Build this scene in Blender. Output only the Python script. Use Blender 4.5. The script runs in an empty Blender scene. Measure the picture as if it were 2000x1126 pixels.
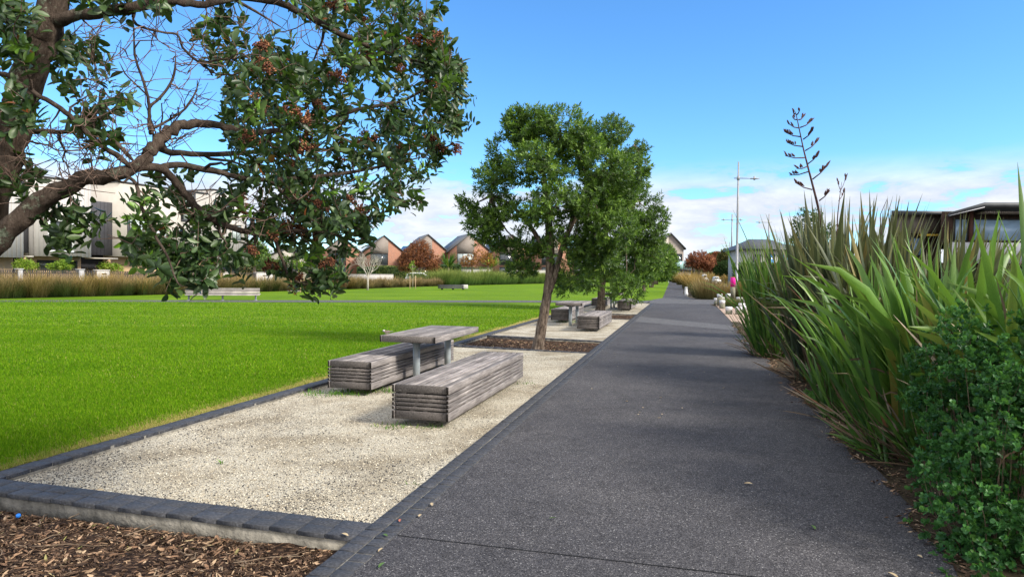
import bpy, math, random
import numpy as np
random.seed(7)
rng = np.random.default_rng(11)
S = bpy.context.scene
COL = S.collection
# ------------------------------------------------------------------ camera
EYE, FPX, PITCH, ROLL = 1.65, 1350.0, math.atan(29/1350), 0.010
CF = np.array([0, math.cos(PITCH), -math.sin(PITCH)])
_U0 = np.array([0, math.sin(PITCH), math.cos(PITCH)])
_R0 = np.array([1.0, 0, 0])
CR = _R0*math.cos(ROLL) + _U0*math.sin(ROLL)
CU = -_R0*math.sin(ROLL) + _U0*math.cos(ROLL)
cam = bpy.data.cameras.new('camera')
cam.sensor_width = 36; cam.lens = 36*FPX/2000; cam.clip_start = 0.05; cam.clip_end = 3000
co = bpy.data.objects.new('camera', cam); COL.objects.link(co)
from mathutils import Matrix, Vector
co.matrix_world = Matrix(((CR[0], CU[0], -CF[0], 0), (CR[1], CU[1], -CF[1], 0), (CR[2], CU[2], -CF[2], EYE), (0, 0, 0, 1)))
S.camera = co
S.render.resolution_x, S.render.resolution_y = 1024, 576
S.view_settings.view_transform = 'Standard'; S.view_settings.look = 'None'
S.view_settings.exposure = 1.16; S.view_settings.gamma = 1.0
S.render.engine = 'CYCLES'
try:
    S.cycles.use_denoising = True; S.cycles.denoiser = 'OPENIMAGEDENOISE'
    S.cycles.max_bounces = 6; S.cycles.transparent_max_bounces = 8
    S.cycles.diffuse_bounces = 3; S.cycles.glossy_bounces = 2; S.cycles.caustics_reflective = False
    S.cycles.caustics_refractive = False
except Exception: pass
# ------------------------------------------------------------------ sky and sun
SUN_EL, SUN_AZ = math.radians(37), math.radians(116)      # azimuth clockwise from +Y
W = bpy.data.worlds.new("World"); S.world = W; W.use_nodes = True
nt = W.node_tree; N = nt.nodes; L = nt.links; N.clear()
def wn(t, **k):
    n = N.new(t)
    for a, b in k.items(): setattr(n, a, b)
    return n
out = wn('ShaderNodeOutputWorld'); bg = wn('ShaderNodeBackground'); bg.inputs[1].default_value = 0.104
sky = wn('ShaderNodeTexSky', sky_type='NISHITA', sun_disc=False, sun_elevation=SUN_EL, sun_rotation=SUN_AZ,
         altitude=10, air_density=1.0, dust_density=0.0, ozone_density=3.0)
hs = wn('ShaderNodeHueSaturation'); hs.inputs['Saturation'].default_value = 1.06; hs.inputs['Value'].default_value = 1.0
tint = wn('ShaderNodeMixRGB', blend_type='MULTIPLY'); tint.inputs[0].default_value = 1; tint.inputs[2].default_value = (.64, .89, 1.10, 1)
L.new(sky.outputs[0], tint.inputs[1]); L.new(tint.outputs[0], hs.inputs['Color'])
tc = wn('ShaderNodeTexCoord'); sx = wn('ShaderNodeSeparateXYZ'); L.new(tc.outputs['Generated'], sx.inputs[0])
def wm(op, a, b=None, clamp=False):
    n = wn('ShaderNodeMath', operation=op); n.use_clamp = clamp
    for i, v in enumerate((a, b)):
        if v is None: continue
        if isinstance(v, (int, float)): n.inputs[i].default_value = v
        else: L.new(v, n.inputs[i])
    return n.outputs[0]
def cloud_layer(scale, zs, detail, seed, lo, hi, z0, z1, z2, z3):
    mp = wn('ShaderNodeMapping'); mp.inputs['Scale'].default_value = (scale, scale, scale*zs); mp.inputs['Location'].default_value = (seed, seed*.7, seed*1.3)
    L.new(tc.outputs['Generated'], mp.inputs[0])
    no = wn('ShaderNodeTexNoise'); no.inputs['Scale'].default_value = 1; no.inputs['Detail'].default_value = detail; no.inputs['Roughness'].default_value = .6
    no.inputs['Distortion'].default_value = .25
    L.new(mp.outputs[0], no.inputs['Vector'])
    r = wn('ShaderNodeMapRange', interpolation_type='SMOOTHSTEP'); r.inputs[1].default_value = lo; r.inputs[2].default_value = hi
    L.new(no.outputs[0], r.inputs[0])
    a = wn('ShaderNodeMapRange', interpolation_type='SMOOTHSTEP'); a.inputs[1].default_value = z0; a.inputs[2].default_value = z1; L.new(sx.outputs[2], a.inputs[0])
    b = wn('ShaderNodeMapRange', interpolation_type='SMOOTHSTEP'); b.inputs[1].default_value = z2; b.inputs[2].default_value = z3
    b.inputs[3].default_value = 1; b.inputs[4].default_value = 0; L.new(sx.outputs[2], b.inputs[0])
    return wm('MULTIPLY', wm('MULTIPLY', r.outputs[0], a.outputs[0]), b.outputs[0]), no.outputs[0]
c1, n1 = cloud_layer(7.0, 3.6, 10, 3.6, .44, .51, -.01, .01, .10, .165)
c2, n2 = cloud_layer(3.4, 2.4, 6, 5.1, .66, .82, .30, .38, .5, .6)
# unseen bright cloud, added behind the viewer and overhead as white fill light
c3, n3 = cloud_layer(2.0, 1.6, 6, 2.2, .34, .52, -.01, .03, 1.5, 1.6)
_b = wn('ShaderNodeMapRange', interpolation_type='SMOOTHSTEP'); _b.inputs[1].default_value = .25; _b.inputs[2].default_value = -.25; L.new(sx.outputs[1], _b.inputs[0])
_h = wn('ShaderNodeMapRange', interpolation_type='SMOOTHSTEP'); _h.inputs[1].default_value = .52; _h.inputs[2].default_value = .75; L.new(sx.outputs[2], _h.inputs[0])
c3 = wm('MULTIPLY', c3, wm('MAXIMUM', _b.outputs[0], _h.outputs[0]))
call = wm('MULTIPLY', wm('ADD', c1, c2, True), .93, True)
cr = wn('ShaderNodeValToRGB'); cr.color_ramp.elements[0].position = .44; cr.color_ramp.elements[1].position = .66
cr.color_ramp.elements[0].color = (2.9, 3.15, 3.65, 1); cr.color_ramp.elements[1].color = (4.6, 4.6, 4.9, 1)
L.new(n1, cr.inputs[0])
mx = wn('ShaderNodeMixRGB'); L.new(call, mx.inputs[0]); L.new(hs.outputs[0], mx.inputs[1]); L.new(cr.outputs[0], mx.inputs[2])
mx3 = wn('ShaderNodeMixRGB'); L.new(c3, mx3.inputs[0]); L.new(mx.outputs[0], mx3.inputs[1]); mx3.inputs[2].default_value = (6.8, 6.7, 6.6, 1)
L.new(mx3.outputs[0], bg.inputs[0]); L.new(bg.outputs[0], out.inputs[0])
sl = bpy.data.lights.new('sun', 'SUN'); sl.energy = 2.9; sl.angle = math.radians(12); sl.color = (1.0, .93, .80)
so = bpy.data.objects.new('sun', sl); COL.objects.link(so)
_sd = Vector((math.sin(SUN_AZ)*math.cos(SUN_EL), math.cos(SUN_AZ)*math.cos(SUN_EL), math.sin(SUN_EL)))
so.rotation_euler = _sd.to_track_quat('Z', 'Y').to_euler(); so.location = (30, -10, 40)
# ------------------------------------------------------------------ measuring helpers (photo pixel -> place on the site)
def ray(px, py): return CF + CR*(px-1000)/FPX - CU*(py-563)/FPX
def G(px, py, z=0.0):
    d = ray(px, py); t = (z-EYE)/d[2]; return np.array([d[0]*t, d[1]*t, z])
def Wp(px, py, Y):
    d = ray(px, py); t = Y/d[1]; return np.array([d[0]*t, Y, EYE+d[2]*t])
UD = np.array([.2436, .9699, 0]); ND = np.array([.9699, -.2436, 0])
def ST(s, t, z=0.0): return UD*s + ND*t + np.array([0, 0, z])
PATH_ROT = -math.atan2(.2436, .9699)     # turns local +Y onto the path direction
# ------------------------------------------------------------------ mesh builder
class MB:
    def __init__(s): s.v = []; s.f = []; s.a = {}; s.n = 0
    def add(s, V, F, **attrs):
        """V (n,3); F (m,k) of indices, or list of such arrays; attrs: per-vertex arrays"""
        V = np.asarray(V, float).reshape(-1, 3)
        if isinstance(F, np.ndarray) or (len(F) and not isinstance(F[0], np.ndarray)): F = [np.asarray(F)]
        for q in F: s.f.append(np.asarray(q, dtype=np.int64)+s.n)
        for k in set(list(attrs)+list(s.a)):
            if k not in s.a: s.a[k] = [np.zeros(s.n)]
            val = attrs.get(k, 0.0); s.a[k].append(np.broadcast_to(np.asarray(val, float), (len(V),)).copy())
        s.v.append(V); s.n += len(V)
        return s
    def box(s, x0, x1, y0, y1, z0, z1, **at):
        V = [(x, y, z) for x in (x0, x1) for y in (y0, y1) for z in (z0, z1)]
        F = [(0, 1, 3, 2), (4, 6, 7, 5), (0, 4, 5, 1), (2, 3, 7, 6), (0, 2, 6, 4), (1, 5, 7, 3)]
        return s.add(V, np.array(F), **at)
    def cbox(s, x0, x1, y0, y1, z0, z1, c=.004, **at):      # box with chamfered edges
        V = []; idx = {}
        X, Y, Z = (x0, x1), (y0, y1), (z0, z1)
        for i in (0, 1):
            for j in (0, 1):
                for k in (0, 1):
                    sx_, sy_, sz_ = (1 if i == 0 else -1), (1 if j == 0 else -1), (1 if k == 0 else -1)
                    idx[(i, j, k, 'x')] = len(V); V.append((X[i], Y[j]+sy_*c, Z[k]+sz_*c))
                    idx[(i, j, k, 'y')] = len(V); V.append((X[i]+sx_*c, Y[j], Z[k]+sz_*c))
                    idx[(i, j, k, 'z')] = len(V); V.append((X[i]+sx_*c, Y[j]+sy_*c, Z[k]))
        Q = []; T = []
        for i in (0, 1):
            q = [idx[(i, j, k, 'x')] for j, k in ((0, 0), (1, 0), (1, 1), (0, 1))]; Q.append(q if i else q[::-1])
            q = [idx[(j, i, k, 'y')] for j, k in ((0, 0), (1, 0), (1, 1), (0, 1))]; Q.append(q[::-1] if i else q)
            q = [idx[(j, k, i, 'z')] for j, k in ((0, 0), (1, 0), (1, 1), (0, 1))]; Q.append(q if i else q[::-1])
        for i in (0, 1):
            for j in (0, 1):
                f = (i+j) % 2
                q = [idx[(i, j, 0, 'x')], idx[(i, j, 0, 'y')], idx[(i, j, 1, 'y')], idx[(i, j, 1, 'x')]]; Q.append(q if not f else q[::-1])
                q = [idx[(i, 0, j, 'x')], idx[(i, 0, j, 'z')], idx[(i, 1, j, 'z')], idx[(i, 1, j, 'x')]]; Q.append(q[::-1] if not f else q)
                q = [idx[(0, i, j, 'y')], idx[(0, i, j, 'z')], idx[(1, i, j, 'z')], idx[(1, i, j, 'y')]]; Q.append(q if not f else q[::-1])
                for k in (0, 1):
                    t = [idx[(i, j, k, 'x')], idx[(i, j, k, 'y')], idx[(i, j, k, 'z')]]; T.append(t if (i+j+k) % 2 else t[::-1])
        return s.add(V, [np.array(Q), np.array(T)], **at)
    def poly(s, pts, z=None, **at):
        P = np.array([(p[0], p[1], (z if z is not None else p[2])) for p in pts]); return s.add(P, np.array([list(range(len(P)))]), **at)
    def prism(s, pts2, z0, z1, **at):                       # closed outline extruded in z, pts2 counterclockwise
        n = len(pts2); V = [(p[0], p[1], z0) for p in pts2]+[(p[0], p[1], z1) for p in pts2]
        return s.add(V, [np.array([list(range(n))[::-1]]), np.array([list(range(n, 2*n))]), np.array([(i, (i+1) % n, n+(i+1) % n, n+i) for i in range(n)])], **at)
    def yprism(s, pts, y0, y1, **at):                       # outline in x,z extruded along y
        n = len(pts); V = [(p[0], y0, p[1]) for p in pts]+[(p[0], y1, p[1]) for p in pts]
        return s.add(V, [np.array([list(range(n))]), np.array([list(range(n, 2*n))[::-1]]), np.array([(i, n+i, n+(i+1) % n, (i+1) % n) for i in range(n)])], **at)
    def tube(s, P, R, k=8, cap=True, jag=0.0, **at):
        P = np.asarray(P, float); R = np.broadcast_to(np.asarray(R, float), (len(P),))
        T = np.gradient(P, axis=0); T /= np.linalg.norm(T, axis=1)[:, None]+1e-9
        ref = np.array([0, 0, 1.0]) if abs(T[:, 2]).mean() < .8 else np.array([1.0, 0, 0])
        A = np.cross(T, ref); A /= np.linalg.norm(A, axis=1)[:, None]+1e-9; B = np.cross(T, A)
        th = np.arange(k)*2*np.pi/k; rr = R[:, None]*(1+jag*rng.standard_normal((len(P), k)))
        V = P[:, None]+rr[..., None]*(np.cos(th)[None, :, None]*A[:, None]+np.sin(th)[None, :, None]*B[:, None])
        i = np.arange(len(P)-1)[:, None]*k; j = np.arange(k)[None]; j2 = (j+1) % k
        Q = np.stack([i+j, i+j2, i+k+j2, i+k+j], -1).reshape(-1, 4); F = [Q]
        V = V.reshape(-1, 3)
        if cap: F += [np.array([list(range(k))[::-1]]), np.array([[(len(P)-1)*k+q for q in range(k)]])]
        for key in list(at):
            a = np.asarray(at[key], float)
            if a.ndim == 1 and len(a) == len(P): at[key] = np.repeat(a, k)
        return s.add(V, F, **at)
    def cyl(s, x, y, z0, z1, r, r2=None, k=16, **at):
        return s.tube([(x, y, z0), (x, y, z1)], [r, r if r2 is None else r2], k, **at)
    def blob(s, c, r, lat=8, lon=12, noise=0, **at):
        V = []; 
        for i in range(1, lat):
            a = math.pi*i/lat
            for j in range(lon):
                b = 2*math.pi*j/lon; V.append((math.sin(a)*math.cos(b), math.sin(a)*math.sin(b), math.cos(a)))
        V += [(0, 0, 1), (0, 0, -1)]; V = np.array(V)
        if noise: V = V*(1+noise*rng.standard_normal(len(V)))[:, None]
        V = V*np.array(r)+np.array(c)
        Q = [(i*lon+j, (i+1)*lon+j, (i+1)*lon+(j+1) % lon, i*lon+(j+1) % lon) for i in range(lat-2) for j in range(lon)]
        n = (lat-1)*lon; T = [(n, j, (j+1) % lon) for j in range(lon)]+[(n+1, (lat-2)*lon+(j+1) % lon, (lat-2)*lon+j) for j in range(lon)]
        return s.add(V, [np.array(Q), np.array(T)], **at)
    def xf(s, M):                                           # transform everything so far by a 4x4
        M = np.array(M); s.v = [v@M[:3, :3].T+M[:3, 3] for v in s.v]; return s
    def build(s, name, mat, parent=None, smooth=False, origin=None):
        V = np.concatenate(s.v) if s.v else np.zeros((0, 3))
        if origin is not None: V = V-np.asarray(origin)
        me = bpy.data.meshes.new(name)
        loops = np.concatenate([f.ravel() for f in s.f]); tot = np.concatenate([np.full(len(f), f.shape[1]) for f in s.f])
        st = np.concatenate([[0], np.cumsum(tot)[:-1]])
        me.vertices.add(len(V)); me.vertices.foreach_set('co', V.astype(np.float32).ravel())
        me.loops.add(len(loops)); me.loops.foreach_set('vertex_index', loops.astype(np.int32))
        me.polygons.add(len(tot)); me.polygons.foreach_set('loop_start', st.astype(np.int32)); me.polygons.foreach_set('loop_total', tot.astype(np.int32))
        if smooth: me.polygons.foreach_set('use_smooth', np.ones(len(tot), dtype=bool))
        me.update(calc_edges=True)
        for k, a in s.a.items():
            at = me.attributes.new(k, 'FLOAT', 'POINT'); at.data.foreach_set('value', np.concatenate(a).astype(np.float32))
        if mat is not None: me.materials.append(mat)
        o = bpy.data.objects.new(name, me); COL.objects.link(o)
        if parent is not None: o.parent = parent
        if origin is not None and parent is None: o.location = Vector(origin)
        return o
def tag(o, label=None, cat=None, group=None, kind=None):
    if label: o['label'] = label
    if cat: o['category'] = cat
    if group: o['group'] = group
    if kind: o['kind'] = kind
    return o
def thing(name, label, cat, loc=(0, 0, 0), rz=0, group=None):
    o = bpy.data.objects.new(name, None); COL.objects.link(o); o.empty_display_size = .2
    o.location = Vector(tuple(float(q) for q in loc)); o.rotation_euler = (0, 0, rz)
    return tag(o, label, cat, group)
def copy_tree(o, parent=None):
    c = o.copy(); COL.objects.link(c); c.parent = parent
    for ch in list(o.children): copy_tree(ch, c)
    return c
def place(o, loc, rz=0, scale=1, label=None, first=False):
    c = o if first else copy_tree(o)
    c.location = Vector(tuple(float(q) for q in loc)); c.rotation_euler = (0, 0, rz)
    c.scale = (scale,)*3 if isinstance(scale, (int, float)) else scale
    if label: c['label'] = label
    return c
# ------------------------------------------------------------------ materials
class Mat:
    def __init__(s, name, rough=.8, spec=.3):
        s.m = bpy.data.materials.new(name); s.m.use_nodes = True; s.t = s.m.node_tree
        s.b = s.t.nodes['Principled BSDF']; s.o = s.t.nodes['Material Output']
        s.b.inputs['Roughness'].default_value = rough; s.b.inputs['Specular IOR Level'].default_value = spec
    def n(s, t, **k):
        x = s.t.nodes.new(t)
        for a, b in k.items(): setattr(x, a, b)
        return x
    def l(s, a, b): s.t.links.new(a, b)
    def coord(s, kind='Object', scale=(1, 1, 1), rot=(0, 0, 0)):
        tcn = s.n('ShaderNodeTexCoord'); mp = s.n('ShaderNodeMapping'); mp.inputs['Scale'].default_value = scale; mp.inputs['Rotation'].default_value = rot
        s.l(tcn.outputs[kind], mp.inputs[0]); return mp.outputs[0]
    def noise(s, sc, det=4, rough=.6, co=None, dist=0):
        x = s.n('ShaderNodeTexNoise'); x.inputs['Scale'].default_value = sc; x.inputs['Detail'].default_value = det; x.inputs['Roughness'].default_value = rough
        x.inputs['Distortion'].default_value = dist
        s.l(co if co is not None else s.coord(), x.inputs['Vector']); return x.outputs[0]
    def voro(s, sc, co=None, out='Color', feature='F1'):
        x = s.n('ShaderNodeTexVoronoi', feature=feature); x.inputs['Scale'].default_value = sc
        s.l(co if co is not None else s.coord(), x.inputs['Vector']); return x.outputs[out]
    def ramp(s, fac, stops, interp='LINEAR'):
        r = s.n('ShaderNodeValToRGB'); r.color_ramp.interpolation = interp
        e = r.color_ramp.elements
        while len(e) < len(stops): e.new(.5)
        for q, (p, c) in zip(e, stops): q.position = p; q.color = (*c, 1) if len(c) == 3 else c
        s.l(fac, r.inputs[0]); return r.outputs[0]
    def mix(s, f, a, b, mode='MIX'):
        x = s.n('ShaderNodeMixRGB', blend_type=mode)
        for i, v in enumerate((f, a, b)):
            if isinstance(v, (int, float)): x.inputs[i].default_value = v
            elif isinstance(v, tuple): x.inputs[i].default_value = (*v, 1)
            else: s.l(v, x.inputs[i])
        return x.outputs[0]
    def math(s, op, a, b=0.0, clamp=False):
        x = s.n('ShaderNodeMath', operation=op); x.use_clamp = clamp
        for i, v in enumerate((a, b)):
            if isinstance(v, (int, float)): x.inputs[i].default_value = v
            else: s.l(v, x.inputs[i])
        return x.outputs[0]
    def attr(s, name):
        x = s.n('ShaderNodeAttribute'); x.attribute_name = name; return x.outputs['Fac']
    def objrand(s): return s.n('ShaderNodeObjectInfo').outputs['Random']
    def col(s, c):
        if isinstance(c, tuple): s.b.inputs['Base Color'].default_value = (*c, 1)
        else: s.l(c, s.b.inputs['Base Color'])
        return s
    def bump(s, h, strength=.3, dist=.01):
        x = s.n('ShaderNodeBump'); x.inputs['Strength'].default_value = strength; x.inputs['Distance'].default_value = dist
        s.l(h, x.inputs['Height']); s.l(x.outputs[0], s.b.inputs['Normal']); return s
    def translucent(s, colr, amt):
        t = s.n('ShaderNodeBsdfTranslucent'); mxs = s.n('ShaderNodeMixShader'); mxs.inputs[0].default_value = amt
        if isinstance(colr, tuple): t.inputs[0].default_value = (*colr, 1)
        else: s.l(colr, t.inputs[0])
        s.l(s.b.outputs[0], mxs.inputs[1]); s.l(t.outputs[0], mxs.inputs[2]); s.l(mxs.outputs[0], s.o.inputs[0]); return s
def mottled(name, a, b, sc=6, rough=.8, spec=.3, bump=.15, bs=40, co='Object', bd=.005):
    m = Mat(name, rough, spec); c = m.coord(co); m.col(m.ramp(m.noise(sc, 5, .6, c), [(.3, a), (.7, b)]))
    if bump: m.bump(m.noise(bs, 4, .6, c), bump, bd)
    return m.m
def leafmat(name, stops, rough=.45, spec=.4, tr=.25, trcol=(.2, .35, .05), sc=None):
    """colour by the per-leaf random attribute 'rnd'"""
    m = Mat(name, rough, spec); f = m.attr('rnd')
    c = m.ramp(f, stops); 
    if sc: c = m.mix(m.math('MULTIPLY', m.noise(sc, 2), .9, True), c, m.mix(1.0, c, (.55, .6, .5), 'MULTIPLY'))
    m.col(c)
    if tr: m.translucent(m.mix(.6, c, trcol), tr)
    return m.m
# ------------------------------------------------------------------ leaf and blade geometry
def unit(v): return v/(np.linalg.norm(v, axis=-1, keepdims=True)+1e-9)
def leaves(mb, P, D, Nn, Lg, Wd, rnd, curl=.12, simple=False, broad=.45):
    """P base, D direction, Nn leaf normal, each (n,3)"""
    n = len(P); D = unit(D); Sd = unit(np.cross(D, Nn)); Nn = unit(np.cross(Sd, D))
    Lg = np.broadcast_to(Lg, (n,))[:, None]; Wd = np.broadcast_to(Wd, (n,))[:, None]
    if simple:
        V = np.stack([P, P+D*Lg*broad-Sd*Wd/2, P+D*Lg-Nn*Lg*curl, P+D*Lg*broad+Sd*Wd/2], 1)
        F = np.arange(n)[:, None]*4+np.array([0, 1, 2, 3]); mb.add(V.reshape(-1, 3), F, rnd=np.repeat(rnd, 4)); return
    fold = .22*Wd
    row = lambda u, w, s: P+D*Lg*u+Sd*Wd*w*s+Nn*fold*(w*2*abs(s))-Nn*Lg*curl*u*u
    V = np.stack([P, row(.30, 0, 0), row(.62, 0, 0), row(.88, 0, 0), row(1.0, 0, 0)]+[row(u, w, s) for s in (-1, 1) for u, w in ((.14, .24), (.36, .46), (.64, .50), (.88, .30))], 1)
    b = np.arange(n)[:, None]*13; Q = []; T = []
    for o_ in (5, 9):
        fl_ = o_ == 9
        for q in ([1, 2, o_+2, o_+1], [2, 3, o_+3, o_+2]): Q.append(b+np.array(q[::-1] if fl_ else q))
        for q in ([0, 1, o_], [1, o_+1, o_], [3, 4, o_+3]): T.append(b+np.array(q[::-1] if fl_ else q))
    mb.add(V.reshape(-1, 3), [np.concatenate(Q), np.concatenate(T)], rnd=np.repeat(rnd, 13))
def blades(mb, P, az, lean, bend, Lg, Wd, rnd, seg=4, fold=0.0, twist=0.0, taper=1.6, pw=1.0):
    """strap leaves: az heading, lean start angle from vertical, bend extra angle at the tip"""
    n = len(P); u = np.linspace(0, 1, seg+1)
    Hd = np.stack([np.cos(az), np.sin(az), np.zeros(n)], 1); pos = [P]; dirs = []
    for i in range(seg+1):
        ph = lean+bend*u[i]**(1+pw); dirs.append(Hd*np.sin(ph)[:, None]+np.array([0, 0, 1.0])*np.cos(ph)[:, None])
        if i < seg: pos.append(pos[-1]+dirs[-1]*(Lg/seg)[:, None])
    sd0 = np.stack([-np.sin(az), np.cos(az), np.zeros(n)], 1)
    tw = twist*rng.standard_normal(n) if twist else np.zeros(n)
    rows = []
    for i in range(seg+1):
        nr = np.cross(sd0, dirs[i]); a = (tw*(0.3+u[i]))[:, None]; sd = sd0*np.cos(a)+nr*np.sin(a); nr2 = np.cross(sd, dirs[i])
        w = (Wd*np.clip(.75+.5*u[i], 0, 1)*max(0.02, (1-u[i]**(taper*2))**.8 if u[i] < 1 else 0.02))[:, None]
        if fold: rows += [pos[i]-sd*w/2+nr2*w*fold, pos[i], pos[i]+sd*w/2+nr2*w*fold]
        else: rows += [pos[i]-sd*w/2, pos[i]+sd*w/2]
    k = 3 if fold else 2; V = np.stack(rows, 1); m = V.shape[1]; b = (np.arange(n)*m)[:, None]; F = []
    for i in range(seg):
        for j in range(k-1): F.append(b+np.array([i*k+j, i*k+j+1, (i+1)*k+j+1, (i+1)*k+j]))
    mb.add(V.reshape(-1, 3), np.concatenate(F), rnd=np.repeat(rnd, m), hgt=np.tile(np.repeat(u, k), n))
def inpoly(x, y, poly):
    poly = np.asarray(poly, float); r = np.zeros(len(x), bool); j = len(poly)-1
    for i in range(len(poly)):
        xi, yi = poly[i]; xj, yj = poly[j]
        r ^= ((yi > y) != (yj > y)) & (x < (xj-xi)*(y-yi)/((yj-yi) if yj != yi else 1e-9)+xi); j = i
    return r
def rnd_unit(n): return unit(rng.standard_normal((n, 3)))
# ================================================================== the ground
m = Mat('lawn', .95, .1); c = m.coord()
big = m.noise(.22, 4, .6, c); fine = m.noise(14, 5, .7, c)
stripe = m.noise(1.0, 4, .7, m.coord(scale=(.07, .9, 1)))
g = m.ramp(big, [(.3, (.088, .180, .003)), (.7, (.155, .27, .006))])
g = m.mix(m.ramp(fine, [(.35, (0, 0, 0)), (.75, (1, 1, 1))]), m.mix(1.0, g, (.55, .6, .5), 'MULTIPLY'), g)
g = m.mix(m.ramp(stripe, [(.48, (0, 0, 0)), (.68, (.8, .8, .8))]), g, (.17, .235, .02))
M_LAWN = m.col(g).bump(m.noise(60, 4, .7, c), .9, .03).m
m = Mat('asphalt', .86, .22); c = m.coord()
cell = m.voro(150, c); sep = m.n('ShaderNodeSeparateColor'); m.l(cell, sep.inputs[0])
spk = m.ramp(sep.outputs[0], [(0, (.030, .029, .033)), (.35, (.060, .058, .064)), (.7, (.090, .087, .094)), (.93, (.155, .150, .155)), (.985, (.28, .275, .28))], 'CONSTANT')
big = m.ramp(m.noise(.55, 5, .6, c), [(.3, (.72, .73, .76)), (.72, (1.22, 1.2, 1.16))])
blt = m.ramp(m.noise(5, 4, .7, c), [(.35, (.88, .88, .88)), (.75, (1.12, 1.12, 1.12))])
sta = m.ramp(m.noise(1.7, 6, .75, c, 1.2), [(.52, (1, 1, 1)), (.60, (.80, .80, .80)), (.66, (1, 1, 1))])
M_ASPH = m.col(m.mix(1.0, m.mix(1.0, m.mix(1.0, spk, big, 'MULTIPLY'), blt, 'MULTIPLY'), sta, 'MULTIPLY')).bump(m.voro(150, c, 'Distance'), .55, .004).m
m = Mat('pale_asphalt', .88, .2); c = m.coord()
cell = m.voro(90, c); sep = m.n('ShaderNodeSeparateColor'); m.l(cell, sep.inputs[0])
M_ASPH2 = m.col(m.ramp(sep.outputs[0], [(0, (.06, .06, .065)), (.5, (.095, .094, .10)), (.9, (.20, .195, .195))], 'CONSTANT')).m
m = Mat('gravel', .95, .15); c = m.coord()
cell = m.voro(120, c); sep = m.n('ShaderNodeSeparateColor'); m.l(cell, sep.inputs[0])
gr = m.ramp(sep.outputs[0], [(0, (.10, .095, .085)), (.07, (.26, .24, .20)), (.35, (.42, .385, .31)), (.7, (.54, .495, .405))], 'CONSTANT')
gr = m.mix(m.ramp(m.noise(1.2, 5, .65, c), [(.38, (.8, .8, .8)), (.58, (0, 0, 0))]), gr, (.20, .165, .115))
M_GRAV = m.col(gr).bump(m.voro(120, c, 'Distance'), .8, .006).m
m = Mat('mulch', .95, .1); c = m.coord(scale=(1, 1, 1))
cell = m.voro(45, m.coord(scale=(1, 2.2, 1), rot=(0, 0, .5))); sep = m.n('ShaderNodeSeparateColor'); m.l(cell, sep.inputs[0])
M_MULCH = m.col(m.ramp(sep.outputs[1], [(0, (.018, .011, .008)), (.5, (.05, .03, .02)), (.8, (.10, .06, .038)), (.93, (.22, .14, .09))], 'CONSTANT')).bump(m.noise(30, 5, .7, c), 1.0, .03).m
m = Mat('pink_gravel', .95, .15); c = m.coord()
cell = m.voro(60, c); sep = m.n('ShaderNodeSeparateColor'); m.l(cell, sep.inputs[0])
M_PINKG = m.col(m.ramp(sep.outputs[0], [(0, (.16, .11, .09)), (.3, (.36, .26, .20)), (.65, (.52, .40, .32))], 'CONSTANT')).bump(m.voro(60, c, 'Distance'), .8, .01).m
M_EARTH = mottled('bare_earth', (.035, .028, .018), (.07, .055, .035), 3, .95, .1, .6, 20, bd=.03)
M_ROAD = mottled('road_asphalt', (.10, .10, .105), (.14, .14, .145), 3, .9, .2, .2)
M_BED = mottled('joint_sand', (.06, .058, .056), (.30, .28, .25), 25, .95, .1, .3, 80)
def sheet(name, pts, z, mat, sub=0):
    mb = MB(); mb.poly(pts, z); o = mb.build(name, mat); o['kind'] = 'structure'; return o
# wide base: hidden under everything, carries the site to the horizon
mb = MB(); mb.poly([(-900, -60), (900, -60), (900, 1800), (-900, 1800)], -.36); o = mb.build('ground', M_EARTH); o['kind'] = 'structure'
m = Mat('far_ground', .95, .1); c = m.coord()
M_FAR = m.col(m.ramp(m.noise(.08, 4, .6, c), [(.35, (.06, .09, .02)), (.65, (.12, .12, .04))])).m
TLa, TLb, TPa, TPb = -5.40, -5.20, -1.98, -1.74       # edging strips across the path direction
def lawn_t(s): return -5.42+.006*s
Lw = [ST(s, lawn_t(s)) for s in (-6, 0, 5, 10, 15, 20, 25, 30, 34, 38, 41.6)]
lawn_edge_px = [(-260, 591), (-100, 586), (0, 583), (250, 577), (560, 568), (700, 564), (870, 558), (1000, 555), (1040, 554), (1140, 552), (1290, 549.5)]
LE = [G(*p) for p in lawn_edge_px]
sheet('lawn', [(-40, -8)]+[(-60, 30)]+[tuple(p[:2]) for p in LE]+[tuple(G(1308, 549)[:2]), tuple(G(1294, 582)[:2]), tuple(G(1272, 590)[:2])]+[tuple(p[:2]) for p in Lw[::-1]], -.004, M_LAWN)
sheet('far_grass', [tuple(p[:2]) for p in LE[::-1]]+[(-60, 30), (-400, 30), (-500, 900), (500, 900), (400, 60), (60, 30), tuple(G(1440, 565)[:2]), tuple(G(1335, 549)[:2]), tuple(G(1308, 549)[:2])], -.05, M_FAR)
sheet('path', [tuple(ST(s, t)[:2]) for s, t in ((-8, TPb), (-8, 1.62), (12, 1.62), (24, 1.6), (38, 1.62), (44.5, 1.1))]+[tuple(G(*p)[:2]) for p in ((1345, 580), (1334.8, 574), (1335.5, 549), (1308, 549), (1294, 582), (1286, 584.5))]+[tuple(ST(44.5, -2.6)[:2]), tuple(ST(41.7, -2.6)[:2]), tuple(ST(41.7, TPb)[:2])], 0.0, M_ASPH)
sheet('cross_path', [tuple(G(*p)[:2]) for p in ((-300, 590.6), (0, 589.3), (500, 589.6), (1050, 590.3), (1268, 591.2), (1268, 587.3), (1050, 586.6), (500, 586), (0, 585.8), (-300, 586.8))], .004, M_ASPH2)
sheet('crossing_band', [tuple(G(*p)[:2]) for p in ((1250, 618), (1433, 636), (1433, 645), (1240, 628))], .004, M_ASPH2)
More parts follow.
